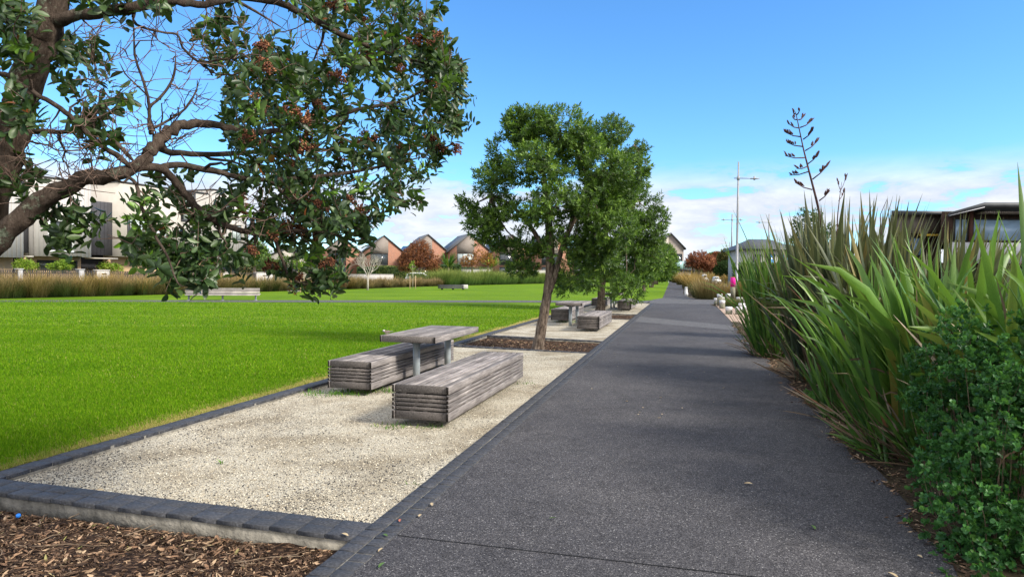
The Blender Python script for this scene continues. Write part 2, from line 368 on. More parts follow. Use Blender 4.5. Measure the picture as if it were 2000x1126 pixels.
sheet('threshold_band', [tuple(G(*p)[:2]) for p in ((1262, 592), (1400, 594), (1392, 583), (1296, 581.5), (1275, 585))], .004, M_ASPH2)
# saw-cut joints across the path
mb = MB()
for s in (4.0, 19.5):
    P = [ST(s, -1.73), ST(s-.05, 1.6), ST(s-.042, 1.6), ST(s+.008, -1.73)]; mb.poly(P, .004)
o = mb.build('path_joint', mottled('joint_dark', (.012, .012, .012), (.02, .02, .02), 5, .95, .1, 0)); o['kind'] = 'structure'
# ---- beds: gravel pads and bark strips, each lying a little below the edging
def bed(name, s0a, s0b, s1a, s1b, z, mat, z2=None):   # a at lawn side, b at path side
    tl = lambda s: lawn_t(s)+.18
    n = 10; pa = [ST(s0a+(s1a-s0a)*i/n, tl(s0a+(s1a-s0a)*i/n)) for i in range(n+1)]; pb = [ST(s0b+(s1b-s0b)*i/n, TPa+.01) for i in range(n+1)]
    mb = MB(); V = []
    k = 8
    for a, b in zip(pa, pb):
        for j in range(k+1):
            p = a+(b-a)*j/k; zz = z if z2 is None else z+(z2-z)*j/k; V.append((p[0], p[1], zz))
    F = [(i*(k+1)+j, i*(k+1)+j+1, (i+1)*(k+1)+j+1, (i+1)*(k+1)+j) for i in range(n) for j in range(k)]
    mb.add(V, np.array(F)); o = mb.build(name, mat); o['kind'] = 'structure'; return o
bed('gravel_pad', 4.15, 4.13, 15.02, 14.5, -.045, M_GRAV, -.015)
bed('bark_bed', 15.1, 14.6, 17.75, 17.1, -.075, M_MULCH, -.05)
bed('gravel_pad', 17.9, 17.25, 26.6, 25.9, -.045, M_GRAV, -.015)
bed('bark_bed', 26.7, 26.0, 29.6, 29.2, -.075, M_MULCH, -.05)
bed('gravel_pad', 29.75, 29.35, 41.5, 41.5, -.045, M_GRAV, -.015)
# foreground bark bed under the big tree
mb = MB(); nx = 60; V = []; 
for i in range(nx+1):
    for j in range(nx+1):
        s = -7+10.9*i/nx; t = -9+(TPa+9.02)*j/nx; p = ST(s, t)
        V.append((p[0], p[1], -.105+.012*math.sin(s*7+t*3)+.01*math.sin(t*11-s*4)+rng.normal()*.004+(.015*max(0, (t+2.6)/.62)**2)))
F = [(i*(nx+1)+j, (i+1)*(nx+1)+j, (i+1)*(nx+1)+j+1, i*(nx+1)+j+1) for i in range(nx) for j in range(nx)]
mb.add(V, np.array(F)); o = mb.build('bark_bed', M_MULCH, smooth=True); o['kind'] = 'structure'
# right side planting strip
sheet('planting_soil', [tuple(ST(s, t)[:2]) for s, t in ((-6, 1.6), (-6, 14), (45, 14), (46, 5), (43, 1.7), (24, 1.58))], -.012, M_EARTH)
sheet('pink_gravel_bed', [tuple(ST(s, t)[:2]) for s, t in ((21.5, 1.62), (22, 4.5), (42, 6.5), (43.5, 2.6), (40.5, 1.66))], -.004, M_PINKG)
sheet('road', [tuple(G(*p)[:2]) for p in ((1352, 571), (1420, 568), (1490, 566), (1640, 566), (1640, 557), (1490, 557), (1440, 555.5), (1365, 560.5))], .004, M_ROAD)
sheet('street', [(-62, 48), (-34, 95), (-20, 150), (-14, 150), (-28, 92), (-54, 46)], -.03, M_ROAD)
# ---- edging of dark stone setts
m = Mat('dark_sett', .72, .35); c = m.coord()
M_SETT = m.col(m.mix(1.0, m.ramp(m.attr('rnd'), [(0, (.040, .042, .050)), (.5, (.045, .047, .056)), (1, (.052, .054, .064))]), m.ramp(m.noise(60, 4, .7, c), [(.32, (.45, .45, .45)), (.55, (1.0, 1.0, 1.0)), (.72, (2.0, 1.95, 1.9))]), 'MULTIPLY')).bump(m.noise(45, 5, .7, c), .6, .006).m
M_CONC = mottled('rough_concrete', (.09, .085, .075), (.30, .28, .245), 9, .95, .15, .9, 25, bd=.02)
def sett_run(mb, p0, p1, width, rows, ln, ztop=0.0, gap=.004):
    p0 = np.array(p0[:2]); p1 = np.array(p1[:2]); d = p1-p0; L_ = np.linalg.norm(d); d /= L_; nn = np.array([-d[1], d[0]])
    n = max(1, int(L_/ln)); a = L_/n; w = width/rows
    for r in range(rows):
        off = 0
        for i in range(n):
            jj = .06*a if (r % 2 and 0 < i) else 0; u0 = i*a+gap/2+jj; u1 = (i+1)*a-gap/2+(.06*a if (r % 2 and i < n-1) else 0); v0 = r*w+gap/2; v1 = (r+1)*w-gap/2
            if u1-u0 < .02: continue
            z = ztop+rng.normal()*.0012; c_ = .0035; q = [(u0, v0), (u1, v0), (u1, v1), (u0, v1)]
            q = [(a_+rng.normal()*.0015, b_+rng.normal()*.0008) for a_, b_ in q]
            cu, cv = (u0+u1)/2, (v0+v1)/2; V = []
            for (a_, b_) in q: pt = p0+d*a_+nn*b_; V.append((pt[0], pt[1], z-.03))
            for (a_, b_) in q: pt = p0+d*a_+nn*b_; V.append((pt[0], pt[1], z-.0035))
            for (a_, b_) in q:
                a2 = a_+(c_ if a_ < cu else -c_); b2 = b_+(c_ if b_ < cv else -c_); pt = p0+d*a2+nn*b2; V.append((pt[0], pt[1], z+rng.normal()*.0008))
            F = [(8, 9, 10, 11)]+[(k, (k+1) % 4, 4+(k+1) % 4, 4+k) for k in range(4)]+[(4+k, 4+(k+1) % 4, 8+(k+1) % 4, 8+k) for k in range(4)]
            mb.add(V, np.array(F), rnd=rng.random())
def edging(segs, width, rows, ln, zt, depth, label, gap=.005):
    mb = MB(); base = MB()
    for a, b in segs:
        sett_run(mb, a, b, width, rows, ln, zt, gap)
        a2 = np.array(a[:2]); b2 = np.array(b[:2]); d = unit(b2-a2); nn = np.array([-d[1], d[0]])
        sg = 1 if width > 0 else -1; I_ = .004*sg; q = [a2+nn*I_, b2+nn*I_, b2+nn*(width-I_), a2+nn*(width-I_)]; base.prism(q, zt-depth, zt-(.027 if depth > .15 else .006))
    th = bpy.data.objects.new('stone_edging', None); COL.objects.link(th); th['kind'] = 'structure'
    o1 = mb.build('setts', M_SETT, th); o2 = base.build('footing', M_CONC if depth > .08 else M_BED, th)
    for o in (o1, o2): o['kind'] = 'structure'
    return th
edging([(ST(i*6-6, TPb), ST(i*6+6-6, TPb)) for i in range(7)]+[(ST(36, TPb), ST(41.6, TPb))], .24, 2, .115, .003, .14, '', .009)
edging([(ST(s0, lawn_t(s0)+.19), ST(s1, lawn_t(s1)+.19)) for s0, s1 in ((3.3, 9), (9, 15), (15, 21), (21, 27), (27, 33), (33, 41.6))], .19, 1, .2, .006, .13, '')
edging([(ST(3.90, TPa), ST(4.0, lawn_t(4)+.19))], -.25, 2, .19, .004, .20, '')
edging([(ST(14.48, TPa), ST(15.02, lawn_t(15)+.19))], -.11, 1, .2, -.004, .12, '')
edging([(ST(17.08, TPa), ST(17.74, lawn_t(17)+.19))], -.14, 1, .2, -.002, .12, '')
edging([(ST(25.9, TPa), ST(26.6, lawn_t(26)+.19))], -.11, 1, .2, -.004, .12, '')
edging([(ST(29.2, TPa), ST(29.62, lawn_t(29)+.19))], -.14, 1, .2, -.002, .12, '')
mb = MB(); V = []; n = 500
for i in range(n+1):
    q = 3.6+30*i/n; w = .10+.16*(.5+.5*math.sin(q*1.7)*math.sin(q*.6+1))+.10*abs(rng.normal())*(.5+.5*math.sin(q*4.1)); V += [tuple(ST(q, lawn_t(q)+.012, .001)), tuple(ST(q, lawn_t(q)-w, .001))]
mb.add(V, np.array([(2*i, 2*i+2, 2*i+3, 2*i+1) for i in range(n)])); o = mb.build('dry_turf', mottled('dry_turf', (.16, .17, .03), (.40, .30, .12), 18, .95, .1, .5, 60, bd=.02)); o['kind'] = 'structure'
# ---- loose stones over the near gravel pad
# darker grit and dirt trodden in and blown along the edges
mb = MB(); n = 60000
s = 4.2+rng.random(n)**1.7*9.8; t = -5.18+rng.random(n)*3.18
P = UD*s[:, None]+ND*t[:, None]; r = .0035+.006*rng.random(n)**3; 
z = -.045+.03*(t+5.2)/3.2
oc = np.array([(1, 0, 0), (-1, 0, 0), (0, 1, 0), (0, -1, 0), (0, 0, .7), (0, 0, -.7)], float)
of = np.array([(0, 2, 4), (2, 1, 4), (1, 3, 4), (3, 0, 4)])
th = rng.random(n)*6.28; ca, sa = np.cos(th), np.sin(th)
V = oc[None]*r[:, None, None]*(1+.35*rng.standard_normal((n, 6, 1)).clip(-1, 1)); V = np.stack([V[..., 0]*ca[:, None]-V[..., 1]*sa[:, None], V[..., 0]*sa[:, None]+V[..., 1]*ca[:, None], V[..., 2]], -1)
V += P[:, None]; V[..., 2] += z[:, None]+.002
patch = np.sin(P[:, 0]*2.3+1)*np.sin(P[:, 1]*1.9)+.6*np.sin(P[:, 0]*5.1)*np.sin(P[:, 1]*4.3+2)+1.2*np.exp(-(t+5.2)/.5)+.8*np.exp(-(s-4.2)/.4)
rr_ = rng.random(n); k_ = rng.random(n) < np.clip(.10+.28*(patch-.2), .03, .6); rr_[k_] *= .16
mb.add(V.reshape(-1, 3), (np.arange(n)[:, None, None]*6+of[None]).reshape(-1, 3), rnd=np.repeat(rr_, 6))
m = Mat('loose_stone', .9, .2); M_STONE = m.col(m.ramp(m.attr('rnd'), [(0, (.035, .035, .038)), (.10, (.10, .095, .09)), (.16, (.36, .31, .235)), (.5, (.50, .455, .365)), (.9, (.66, .61, .50))], 'CONSTANT')).m
tag(mb.build('loose_gravel', M_STONE), 'pale crushed stones with dark chips covering the nearest seating pad', 'gravel', kind='stuff')
# ---- bark chips
def chips(name, n, smp, z, label, lmax=.075, zj=.012):
    mb = MB(); s, t = smp(n); P = UD*s[:, None]+ND*t[:, None]; P[:, 2] = z+zj*rng.random(n)
    D = rng.standard_normal((n, 3)); D[:, 2] *= .25; Nn = rng.standard_normal((n, 3))*.45+np.array([0, 0, 1.0])
    Lg = .010+(lmax-.010)*rng.random(n)**2.6; leaves(mb, P-unit(D)*Lg[:, None]/2, D, Nn, Lg, Lg*(.10+.26*rng.random(n)**1.5), rng.random(n), .1, False)
    return tag(mb.build(name, M_CHIP), label, 'bark chips', kind='stuff')
m = Mat('bark_chip', .85, .2); M_CHIP = m.col(m.ramp(m.attr('rnd'), [(0, (.018, .011, .008)), (.30, (.055, .034, .023)), (.58, (.11, .068, .045)), (.76, (.22, .13, .08)), (.90, (.38, .26, .17)), (.985, (.40, .30, .20)), (1, (.20, .22, .05))])).m
chips('bark_chips', 36000, lambda n: (3.88-rng.random(n)**1.3*2.6, -5.6+rng.random(n)*3.60), -.10, 'reddish brown bark chips and dead leaves in front of the near kerb')
chips('bark_chips', 9000, lambda n: (14.95+rng.random(n)*2.2, -5.1+rng.random(n)*3.05), -.062, 'brown bark chips round the foot of the leaning tree', .09)
chips('bark_chips', 2500, lambda n: (26.6+rng.random(n)*2.6, -5.1+rng.random(n)*3.05), -.062, 'brown bark chips in the second tree strip past the middle table', .1)
# twigs lying in the near bark bed
M_DEADTWIG = mottled('dead_twig', (.09, .06, .04), (.25, .19, .14), 30, .9, .1, 0)
def twigmb(mb, p, L_, a):
    n = 6; P = [(p[0]+math.cos(a)*L_*k/n+rng.normal()*.008, p[1]+math.sin(a)*L_*k/n+rng.normal()*.008, p[2]+.006+abs(rng.normal())*.008) for k in range(n+1)]; mb.tube(P, np.linspace(.0045, .0018, n+1), 5); return mb
for (x, y, L_, a, lb) in ((60, 1070, .45, .1, 'longest dead twig, lying flat on the bark chips at the far left'), (240, 1050, .25, 1.2, 'dead twig leaning on the bark chips below the middle of the near kerb'), (460, 1100, .40, .35, 'pale dead twig on the bark chips at the bottom of the picture'), (135, 1015, .2, 1.5, 'small upright dead twig against the foot of the near kerb')):
    o = twigmb(MB(), (0, 0, 0), L_, a).build('twig', M_DEADTWIG); o.location = Vector(G(x, y, -.085)); tag(o, lb, 'twig', 'dead twigs on the near bark bed')
mb = MB()
for i in range(40): twigmb(mb, ST(3.78-random.random()*1.6, -2.1-random.random()*3.2, -.09), random.uniform(.06, .25), random.uniform(0, 3.14))
tag(mb.build('twig_litter', M_DEADTWIG), 'fine dead twig litter scattered through the bark chips', 'twig litter', kind='stuff')
# ---- grass
m = Mat('grass_blade', .8, .08); c = m.ramp(m.attr('rnd'), [(0, (.045, .13, .005)), (.45, (.102, .228, .004)), (.85, (.20, .335, .010)), (.93, (.26, .27, .05)), (1, (.44, .33, .15))])
c = m.mix(m.ramp(m.noise(.5, 3, .6, m.coord()), [(.35, (.75, .75, .75)), (.65, (0, 0, 0))]), c, m.mix(1.0, c, (.62, .72, .6), 'MULTIPLY'))
m.col(c).translucent(m.mix(.5, c, (.25, .45, .005)), .3); M_BLADE = m.m
mb = MB()
def grass(n, ya, yb, hgt, wid, pw):
    Y = ya+(yb-ya)*rng.random(n)**pw; xr = -.80*Y-.4; edge = .262*Y-5.6      # roughly the lawn side of the edging
    X = xr+(edge-xr)*rng.random(n); P = np.stack([X, Y, np.zeros(n)], 1); tt = P@ND; ss = P@UD
    k = (tt < lawn_t(ss)+.01); P = P[k]; q = len(P); dist = (lawn_t(ss[k])-tt[k]); r = rng.random(q)*.93; r[rng.random(q) < .012] = .97; dry = (rng.random(q) < np.exp(-(dist/.30)**2)*.95+.05*(np.sin(P[:, 0]*1.3)*np.sin(P[:, 1]*.9+1) > .55)); r[dry] = .93+.07*rng.random(dry.sum())
    h = hgt*(.55+.8*rng.random(q)); h[dry] *= .6; blades(mb, P, rng.random(q)*6.28, .15+.5*rng.random(q), .3+.6*rng.random(q), h, wid*(.7+.6*rng.random(q)), r, seg=2)
grass(150000, 5.0, 10.5, .038, .0050, 1.0)
grass(110000, 10.5, 20, .042, .0090, 1.0)
grass(60000, 20, 36, .045, .018, 1.0)
tag(mb.build('lawn_grass', M_BLADE), 'short mown bright green grass over the lawn left of the seating', 'grass', kind='stuff')
# ================================================================== seating
def woodmat(name, rot=0.0, a=(.070, .065, .066), b=(.36, .34, .338)):
    m = Mat(name, .85, .2); c = m.coord(scale=(34, 1.6, 34), rot=(0, 0, rot)); c2 = m.coord()
    f = m.noise(1.6, 6, .65, c, .6); f2 = m.noise(2.5, 3, .5, c2)
    col = m.ramp(f, [(.28, a), (.5, tuple((x+y)/2 for x, y in zip(a, b))), (.74, b)])
    col = m.mix(1.0, col, m.ramp(f2, [(.3, (.72, .70, .70)), (.7, (1.15, 1.13, 1.12))]), 'MULTIPLY')
    col = m.mix(1.0, col, m.ramp(m.attr('rnd'), [(0, (.62, .62, .63)), (1, (1.22, 1.20, 1.18))]), 'MULTIPLY')
    return m.col(col).bump(f, .5, .004).m
M_WOODY = woodmat('weathered_timber'); M_WOODX = woodmat('weathered_timber_end', math.pi/2, (.06, .054, .052), (.24, .22, .21))
M_ENDGR = mottled('end_grain', (.010, .009, .009), (.04, .035, .032), 60, .95, .1, .3)
M_STEEL = mottled('galvanised_steel', (.20, .23, .25), (.33, .36, .38), 9, .5, .5, .08); 
M_DARKST = mottled('dark_metal', (.03, .03, .033), (.05, .05, .055), 9, .6, .3, 0)
def slat_bench(name, label, group=None, L_=3.42, Wd=.60):
    """local: x across (0..-Wd to the left of the near right corner), y along; origin on the ground under the middle of the near end"""
    t = thing(name, label, 'bench', group=group); h = Wd/2; z1 = .45
    mb = MB(); n = 8; w = (Wd-.021*(n-1))/n
    for i in range(n):
        x = -h+i*(w+.021); mb.cbox(x, x+w, .041, L_-.041, z1-.035+rng.normal()*.001, z1+rng.normal()*.0015, .004, rnd=rng.random())
    mb.build('seat', M_WOODY, t)
    rows = [(.365, .4495), (.316, .350), (.270, .304), (.224, .258), (.178, .212), (.075, .165)]
    sd = MB(); sd2 = MB(); en = MB(); en2 = MB(); EG = {}
    for j, (a, b) in enumerate(rows):
        for sgn in (-1, 1):
            wv = rng.normal()*.0015; x0 = sgn*(h+.0015); x1 = sgn*(h+.028)
            (sd if sgn < 0 else sd2).cbox(min(x0, x1), max(x0, x1), .0, L_, a, b, .003, rnd=rng.random())
            for yy in (-.004, L_+.001): EG.setdefault((sgn, yy), MB()).box(min(x0, x1)+.002, max(x0, x1)-.002, yy, yy+.003, a+.003, b-.003, rnd=rng.random())
        for e_, yy in ((en, .012), (en2, L_-.038)): e_.cbox(-h+.004, h-.004, yy, yy+.026, a, b, .003, rnd=rng.random()*.8)
    for sgn in (-1, 1):
        for k in range(7):
            y = .2+k*(L_-.4)/6; 
            for j in range(5): 
                a = rows[j+1][1]; b = rows[j][0]
                if (k+j) % 2: (sd if sgn < 0 else sd2).box(sgn*(h+.014)-.010, sgn*(h+.014)+.010, y-.10, y+.12, a-.001, b+.001, rnd=.6)
    for j in range(5):
        a = rows[j+1][1]; b = rows[j][0]
        for q in range(2):
            x = -h+.08+((j*37+q*23) % 40)/40*(Wd-.24)
            en.box(x, x+.05, .016, .034, a-.001, b+.001, rnd=.3); en2.box(x, x+.05, L_-.036, L_-.016, a-.001, b+.001, rnd=.3)
    sd.build('side_slats', M_WOODY, t); sd2.build('side_slats', M_WOODY, t); en.build('end_slats', M_WOODX, t); en2.build('end_slats', M_WOODX, t); [e_.build('slat_ends', M_ENDGR, t) for e_ in EG.values()]
    fr = MB()
    for sgn in (-1, 1): fr.box(sgn*(h-.012)-.012, sgn*(h-.012)+.010, .06, L_-.06, .09, z1-.045)
    for k in range(5): y = .08+k*(L_-.16)/4; fr.box(-h+.03, h-.03, y-.02, y+.02, .10, z1-.045)
    fr.build('frame', M_DARKST, t)
    for y0 in (.22, L_-.62):
        p = MB(); p.cbox(-.10, .10, y0, y0+.34, -.12, .10, .006); p.build('plinth', M_CONC, t)
    return t
def slat_table(name, label, group=None, L_=2.12, Wd=.86):
    t = thing(name, label, 'table', group=group); h = Wd/2
    mb = MB(); n = 9; w = (Wd-.05-.015*(n-1))/n
    for i in range(n):
        x = -h+.025+i*(w+.015); mb.cbox(x, x+w, .03, L_-.03, .705, .75+rng.normal()*.0012, .004, rnd=rng.random())
    mb.build('tabletop', M_WOODY, t)
    for sgn in (-1, 1):
        x0, x1 = sgn*(h-.024), sgn*(h+.004); sd = MB(); sd.cbox(min(x0, x1), max(x0, x1), 0, L_, .655, .748, .004, rnd=.5+.4*rng.random()); sd.build('edge_board', M_WOODY, t)
        for yy in (-.0035, L_+.0005): eg = MB(); eg.box(min(x0, x1)+.002, max(x0, x1)-.002, yy, yy+.003, .658, .745); eg.build('board_end', M_ENDGR, t)
    for yy in (.004, L_-.03): en = MB(); en.cbox(-h+.026, h-.026, yy, yy+.026, .655, .747, .004, rnd=.6); en.build('edge_board', M_WOODX, t)
   
    fr = MB(); fr.box(-h+.03, h-.03, .06, .10, .685, .7035); fr.box(-h+.03, h-.03, L_-.10, L_-.06, .685, .7035)
    for x in (-.25, .25): fr.box(x-.02, x+.02, .10, L_-.10, .68, .7035)
    fr.build('frame', M_DARKST, t)
    for y in (.36, L_-.36):
        lg = MB(); lg.cyl(0, y, -.1, .66, .054, k=24); lg.cyl(0, y, -.1, -.03, .09, k=20); o = lg.build('leg', M_STEEL, t, smooth=False)
        br = MB(); br.yprism([(-.27, .684), (-.27, .668), (-.056, .60), (.056, .60), (.27, .668), (.27, .684)], y-.006, y+.006); br.build('bracket', M_DARKST, t)
    return t
BG, TG = 'slatted timber box benches on the gravel pads', 'slatted timber tables on the gravel pads'
b0 = slat_bench('slatted_bench', 'weathered grey timber box bench nearest the camera, beside the path edging', BG)
def put(o, s, t_, first, label, dr=0, z=-.02):
    return place(o, ST(s, t_, z), PATH_ROT+dr, 1, label, first)
put(b0, 6.99, -2.77, True, 'long weathered timber box bench nearest the path and the camera', -.006)
put(b0, 8.60, -4.44, False, 'weathered timber box bench behind the nearest table, on the lawn side')
put(b0, 20.1, -2.74, False, 'timber box bench on the path side of the middle table, behind the leaning tree')
put(b0, 23.6, -4.20, False, 'timber box bench on the lawn side of the middle table, partly behind the leaning trunk')
put(b0, 32.5, -2.76, False, 'timber box bench at the farthest table, on the path side')
put(b0, 34.9, -4.28, False, 'timber box bench at the farthest table, half behind the second tree trunk')
t0 = slat_table('picnic_table', 'slatted timber table', TG)
put(t0, 9.33, -3.90, True, 'nearest slatted timber table on two round steel legs, with a bird on its corner')
put(t0, 21.9, -3.62, False, 'middle slatted timber table, between the leaning tree and the second tree')
put(t0, 33.9, -3.55, False, 'farthest slatted timber table, half hidden under the second tree crown')
# weeds round the bench ends
M_WEED = leafmat('weed_leaf', [(0, (.04, .12, .015)), (.7, (.09, .22, .02)), (1, (.22, .25, .05))], .6, .2, .25)
def weed(s, t_, r, n, label, h=.05):
    mb = MB(); a = rng.random(n)*6.28; q = r*rng.random(n)**.7; P = np.stack([np.cos(a)*q*1.6, np.sin(a)*q, np.zeros(n)], 1)
    blades(mb, P, rng.random(n)*6.28, .4+.6*rng.random(n), .5+rng.random(n)*.5, h*(.4+rng.random(n)), .006+.004*rng.random(n), rng.random(n), seg=2)
    o = mb.build('weed_tuft', M_WEED); o.location = Vector(ST(s, t_, -.03)); tag(o, label, 'weed', 'weeds growing from the gravel')
weed(6.95, -3.05, .16, 90, 'small green weed tuft under the near end of the nearest bench')
weed(7.0, -2.62, .12, 60, 'second weed tuft at the right foot of the nearest bench')
weed(8.6, -4.65, .30, 350, 'broad grassy weed patch under the near end of the lawn side bench', .07)
weed(9.0, -4.05, .18, 150, 'weeds beside the lawn side bench, below the nearest table', .06)
weed(10.2, -2.35, .12, 50, 'weeds along the path side of the nearest bench')
weed(24.0, -3.75, .5, 250, 'mossy weed patch at the foot of the middle lawn side bench', .08)
weed(5.05, -2.05, .03, 12, 'tiny yellow green weed against the path edging')
weed(5.2, -3.9, .03, 10, 'tiny lone weed sprout in the open near gravel')
# ---- the bird on the table
M_BIRD = Mat('bird_plumage', .9, .1); c_ = M_BIRD.coord(); M_BIRD.col(M_BIRD.ramp(M_BIRD.attr('rnd'), [(0, (.42, .38, .30)), (.45, (.22, .17, .14)), (.75, (.12, .08, .06)), (1, (.50, .50, .50))])); M_BIRD = M_BIRD.m
M_BLACK = mottled('black_horn', (.01, .01, .01), (.02, .02, .02), 9, .5, .3, 0)
M_BLEG = mottled('bird_leg', (.30, .20, .12), (.4, .28, .18), 9, .7, .2, 0)
bt = thing('bird', 'small brown and grey bird perched on the left corner of the nearest table', 'bird')
prof = [(-.062, .060, .006), (-.054, .062, .015), (-.044, .063, .0195), (-.034, .058, .021), (-.022, .048, .025), (-.004, .042, .029), (.016, .042, .027), (.034, .046, .020), (.050, .051, .011), (.058, .053, .004)]
k = 14; V = []; R_ = []
for x, z, r in prof:
    for j in range(k):
        a = 2*math.pi*j/k; V.append((x, math.cos(a)*r*.92, z+math.sin(a)*r)); 
        R_.append(1.0 if x < -.03 and math.sin(a) > -.2 else (.0 if math.sin(a) < -.15 else (.5 if math.sin(a) < .5 else .7)))
F = [(i*k+j, i*k+(j+1) % k, (i+1)*k+(j+1) % k, (i+1)*k+j) for i in range(len(prof)-1) for j in range(k)]
mb = MB(); mb.add(V, [np.array(F), np.array([list(range(k))[::-1]]), np.array([list(range((len(prof)-1)*k, len(prof)*k))])], rnd=np.array(R_)); mb.build('body', M_BIRD, bt, smooth=True)
mb = MB(); mb.tube([(-.060, 0, .060), (-.070, 0, .058), (-.078, 0, .055)], [.006, .004, .0008], 8); mb.build('beak', M_BLACK, bt, smooth=True)
for sg in (-1, 1):
    mb = MB(); mb.blob((-.051, sg*.0155, .066), (.003, .002, .003), 6, 8); mb.build('eye', M_BLACK, bt)
    mb = MB(); mb.blob((.016, sg*.023, .052), (.036, .007, .016), 8, 12, rnd=.8); mb.build('wing', M_BIRD, bt, smooth=True)
    mb = MB(); mb.tube([(.004, sg*.010, .022), (.008, sg*.011, .010), (.002, sg*.012, .0)], [.003, .0016, .0014], 6)
    for q in (-.5, 0, .5): mb.tube([(.002, sg*.012, .0015), (-.013*math.cos(q), sg*.012+.013*math.sin(q), .0008)], [.0012, .0008], 5)
    mb.tube([(.002, sg*.012, .0015), (.012, sg*.012, .0008)], [.0012, .0008], 5); mb.build('leg', M_BLEG, bt)
mb = MB(); mb.cbox(.045, .098, -.011, .011, .052, .057, .002, rnd=.85); mb.build('tail', M_BIRD, bt)
bt.location = Vector(ST(9.36, -3.90, 0)+UD*.05+ND*-.36+np.array([0, 0, .731])); bt.rotation_euler = (0, 0, .25); bt.scale = (.95,)*3
# ---- leaves dropped on the path and stone setts, one mesh per colour
fl = {}
for nm, c1, c2 in (('green', (.05, .11, .02), (.10, .16, .04)), ('red', (.30, .08, .05), (.42, .16, .10)), ('tan', (.30, .22, .12), (.48, .38, .24))):
    fl[nm] = mottled('fallen_leaf_'+nm, c1, c2, 30, .6, .3, 0)
spots = [('green', 752, 1100, 'dark green fallen leaf on the path, lowest one beside the stone edging'), ('green', 757, 1049, 'green fallen leaf on the stone setts near the corner'), ('red', 781, 1015, 'pink red fallen leaf lying on the stone setts'),
         ('tan', 843, 983, 'tan fallen leaf on the outer row of stone setts'), ('tan', 818, 1011, 'small pale fallen leaf on the joint between setts and path'), ('tan', 1453, 945, 'yellowish fallen leaf alone in the middle of the path'),
         ('tan', 1733, 1119, 'orange tan fallen leaf at the bottom right of the path'), ('green', 1585, 1027, 'small green leaf on the dark path near the shrub'), ('green', 1087, 1013, 'small olive leaf on the path in front of the saw-cut joint'),
         ('tan', 1284, 817, 'small yellow leaf on the path halfway to the tall flax'), ('tan', 1802, 1091, 'curled tan leaf at the shaded path edge below the leafy shrub'), ('tan', 748, 1072, 'pale buff leaf where setts meet the path, below the green one'),
         ('red', 264, 972, 'rust red leaf resting on the near kerb'), ('tan', 185, 958, 'long tan leaf on the gravel behind the near kerb'), ('tan', 712, 968, 'small brown leaf on the gravel close to the near right corner'), ('tan', 520, 972, 'brown leaf on the gravel in the middle of the near pad'),
         ('green', 748, 983, 'green leaf on the gravel edge by the stone setts'), ('tan', 667, 1043, 'cream leaf standing on the end of the near kerb')]
for i, (cn, x, y, lb) in enumerate(spots):
    mb = MB(); L_ = random.uniform(.045, .075); a = random.uniform(0, 6.28)
    leaves(mb, np.array([[0, 0, .006]]), np.array([[math.cos(a), math.sin(a), .08]]), np.array([[.1*rng.normal(), .1*rng.normal(), 1.0]]), L_, L_*.36, np.array([.5]), .12)
    zz = .004 if y > 1000 or x > 800 else -.03
    o = mb.build('fallen_leaf', fl[cn]); o.location = Vector(G(x, y, zz)+np.array([0, 0, .003])); tag(o, lb, 'leaf', 'fallen leaves on the path and edging')
for i in range(26):     # tiny pale flecks farther up the path
    x = random.uniform(1130, 1420); y = random.uniform(640, 820); p = G(x, y); tt = float(p@ND)
    if not -1.6 < tt < 1.2: continue
    mb = MB(); L_ = random.uniform(.02, .04); a = random.uniform(0, 6.28)
    leaves(mb, np.array([[0, 0, .004]]), np.array([[math.cos(a), math.sin(a), .05]]), np.array([[0, .1, 1.0]]), L_, L_*.6, np.array([.5]), .05)
    o = mb.build('fallen_leaf', fl['tan']); o.location = Vector(p+np.array([0, 0, .003])); tag(o, 'tiny pale leaf fleck on the path beyond the nearest bench', 'leaf', 'pale flecks along the middle of the path')
# blue bottle cap on the bark
mb = MB(); mb.tube([(0, 0, 0), (0, 0, .010), (0, 0, .0125)], [.0150, .0145, .012], 18); mb.tube([(0, 0, 0.0), (0, 0, .003)], [.0156, .0156], 18)
o = mb.build('bottle_cap', mottled('blue_plastic', (.01, .16, .60), (.02, .22, .75), 9, .4, .4, 0)); o.location = Vector(G(36, 1010, -.08)+np.array([0, 0, .012])); o.rotation_euler = (.5, .25, 0)
tag(o, 'bright blue plastic bottle cap on the bark chips below the near kerb', 'bottle cap')
# ================================================================== the big tree on the left
m = Mat('lichen_bark', .95, .1); c = m.coord(); c2 = m.coord(scale=(3, 3, 1.2))
bk = m.ramp(m.noise(9, 6, .7, c2), [(.3, (.030, .022, .018)), (.5, (.085, .063, .050)), (.72, (.17, .13, .105))])
li = m.ramp(m.noise(5.5, 5, .75, c), [(.56, (0, 0, 0)), (.61, (1, 1, 1))])
lic = m.ramp(m.noise(40, 3, .6, c), [(.35, (.10, .13, .085)), (.65, (.33, .37, .28))])
M_BARK = m.col(m.mix(m.math('MULTIPLY', m.math('MULTIPLY', li, m.attr('thick')), .85), bk, lic)).bump(m.noise(30, 6, .75, c2), 1.0, .02).m
m = Mat('twig_bark', .9, .15); c = m.coord(); M_TWIG = m.col(m.ramp(m.noise(12, 4, .6, c), [(.3, (.07, .042, .034)), (.7, (.21, .145, .115))])).m
M_PLEAF = leafmat('dark_glossy_leaf', [(0, (.016, .036, .014)), (.35, (.032, .066, .020)), (.65, (.055, .100, .030)), (.80, (.085, .135, .045)), (.86, (.12, .17, .08)), (.93, (.12, .25, .02)), (.985, (.17, .30, .03)), (1, (.30, .09, .03))], .42, .4, .18, (.14, .28, .02))
m = Mat('seed_head', .95, .1); c = m.coord(); M_SEED = m.col(m.ramp(m.attr('rnd'), [(0, (.06, .022, .018)), (.5, (.15, .058, .035)), (1, (.30, .14, .07))])).m
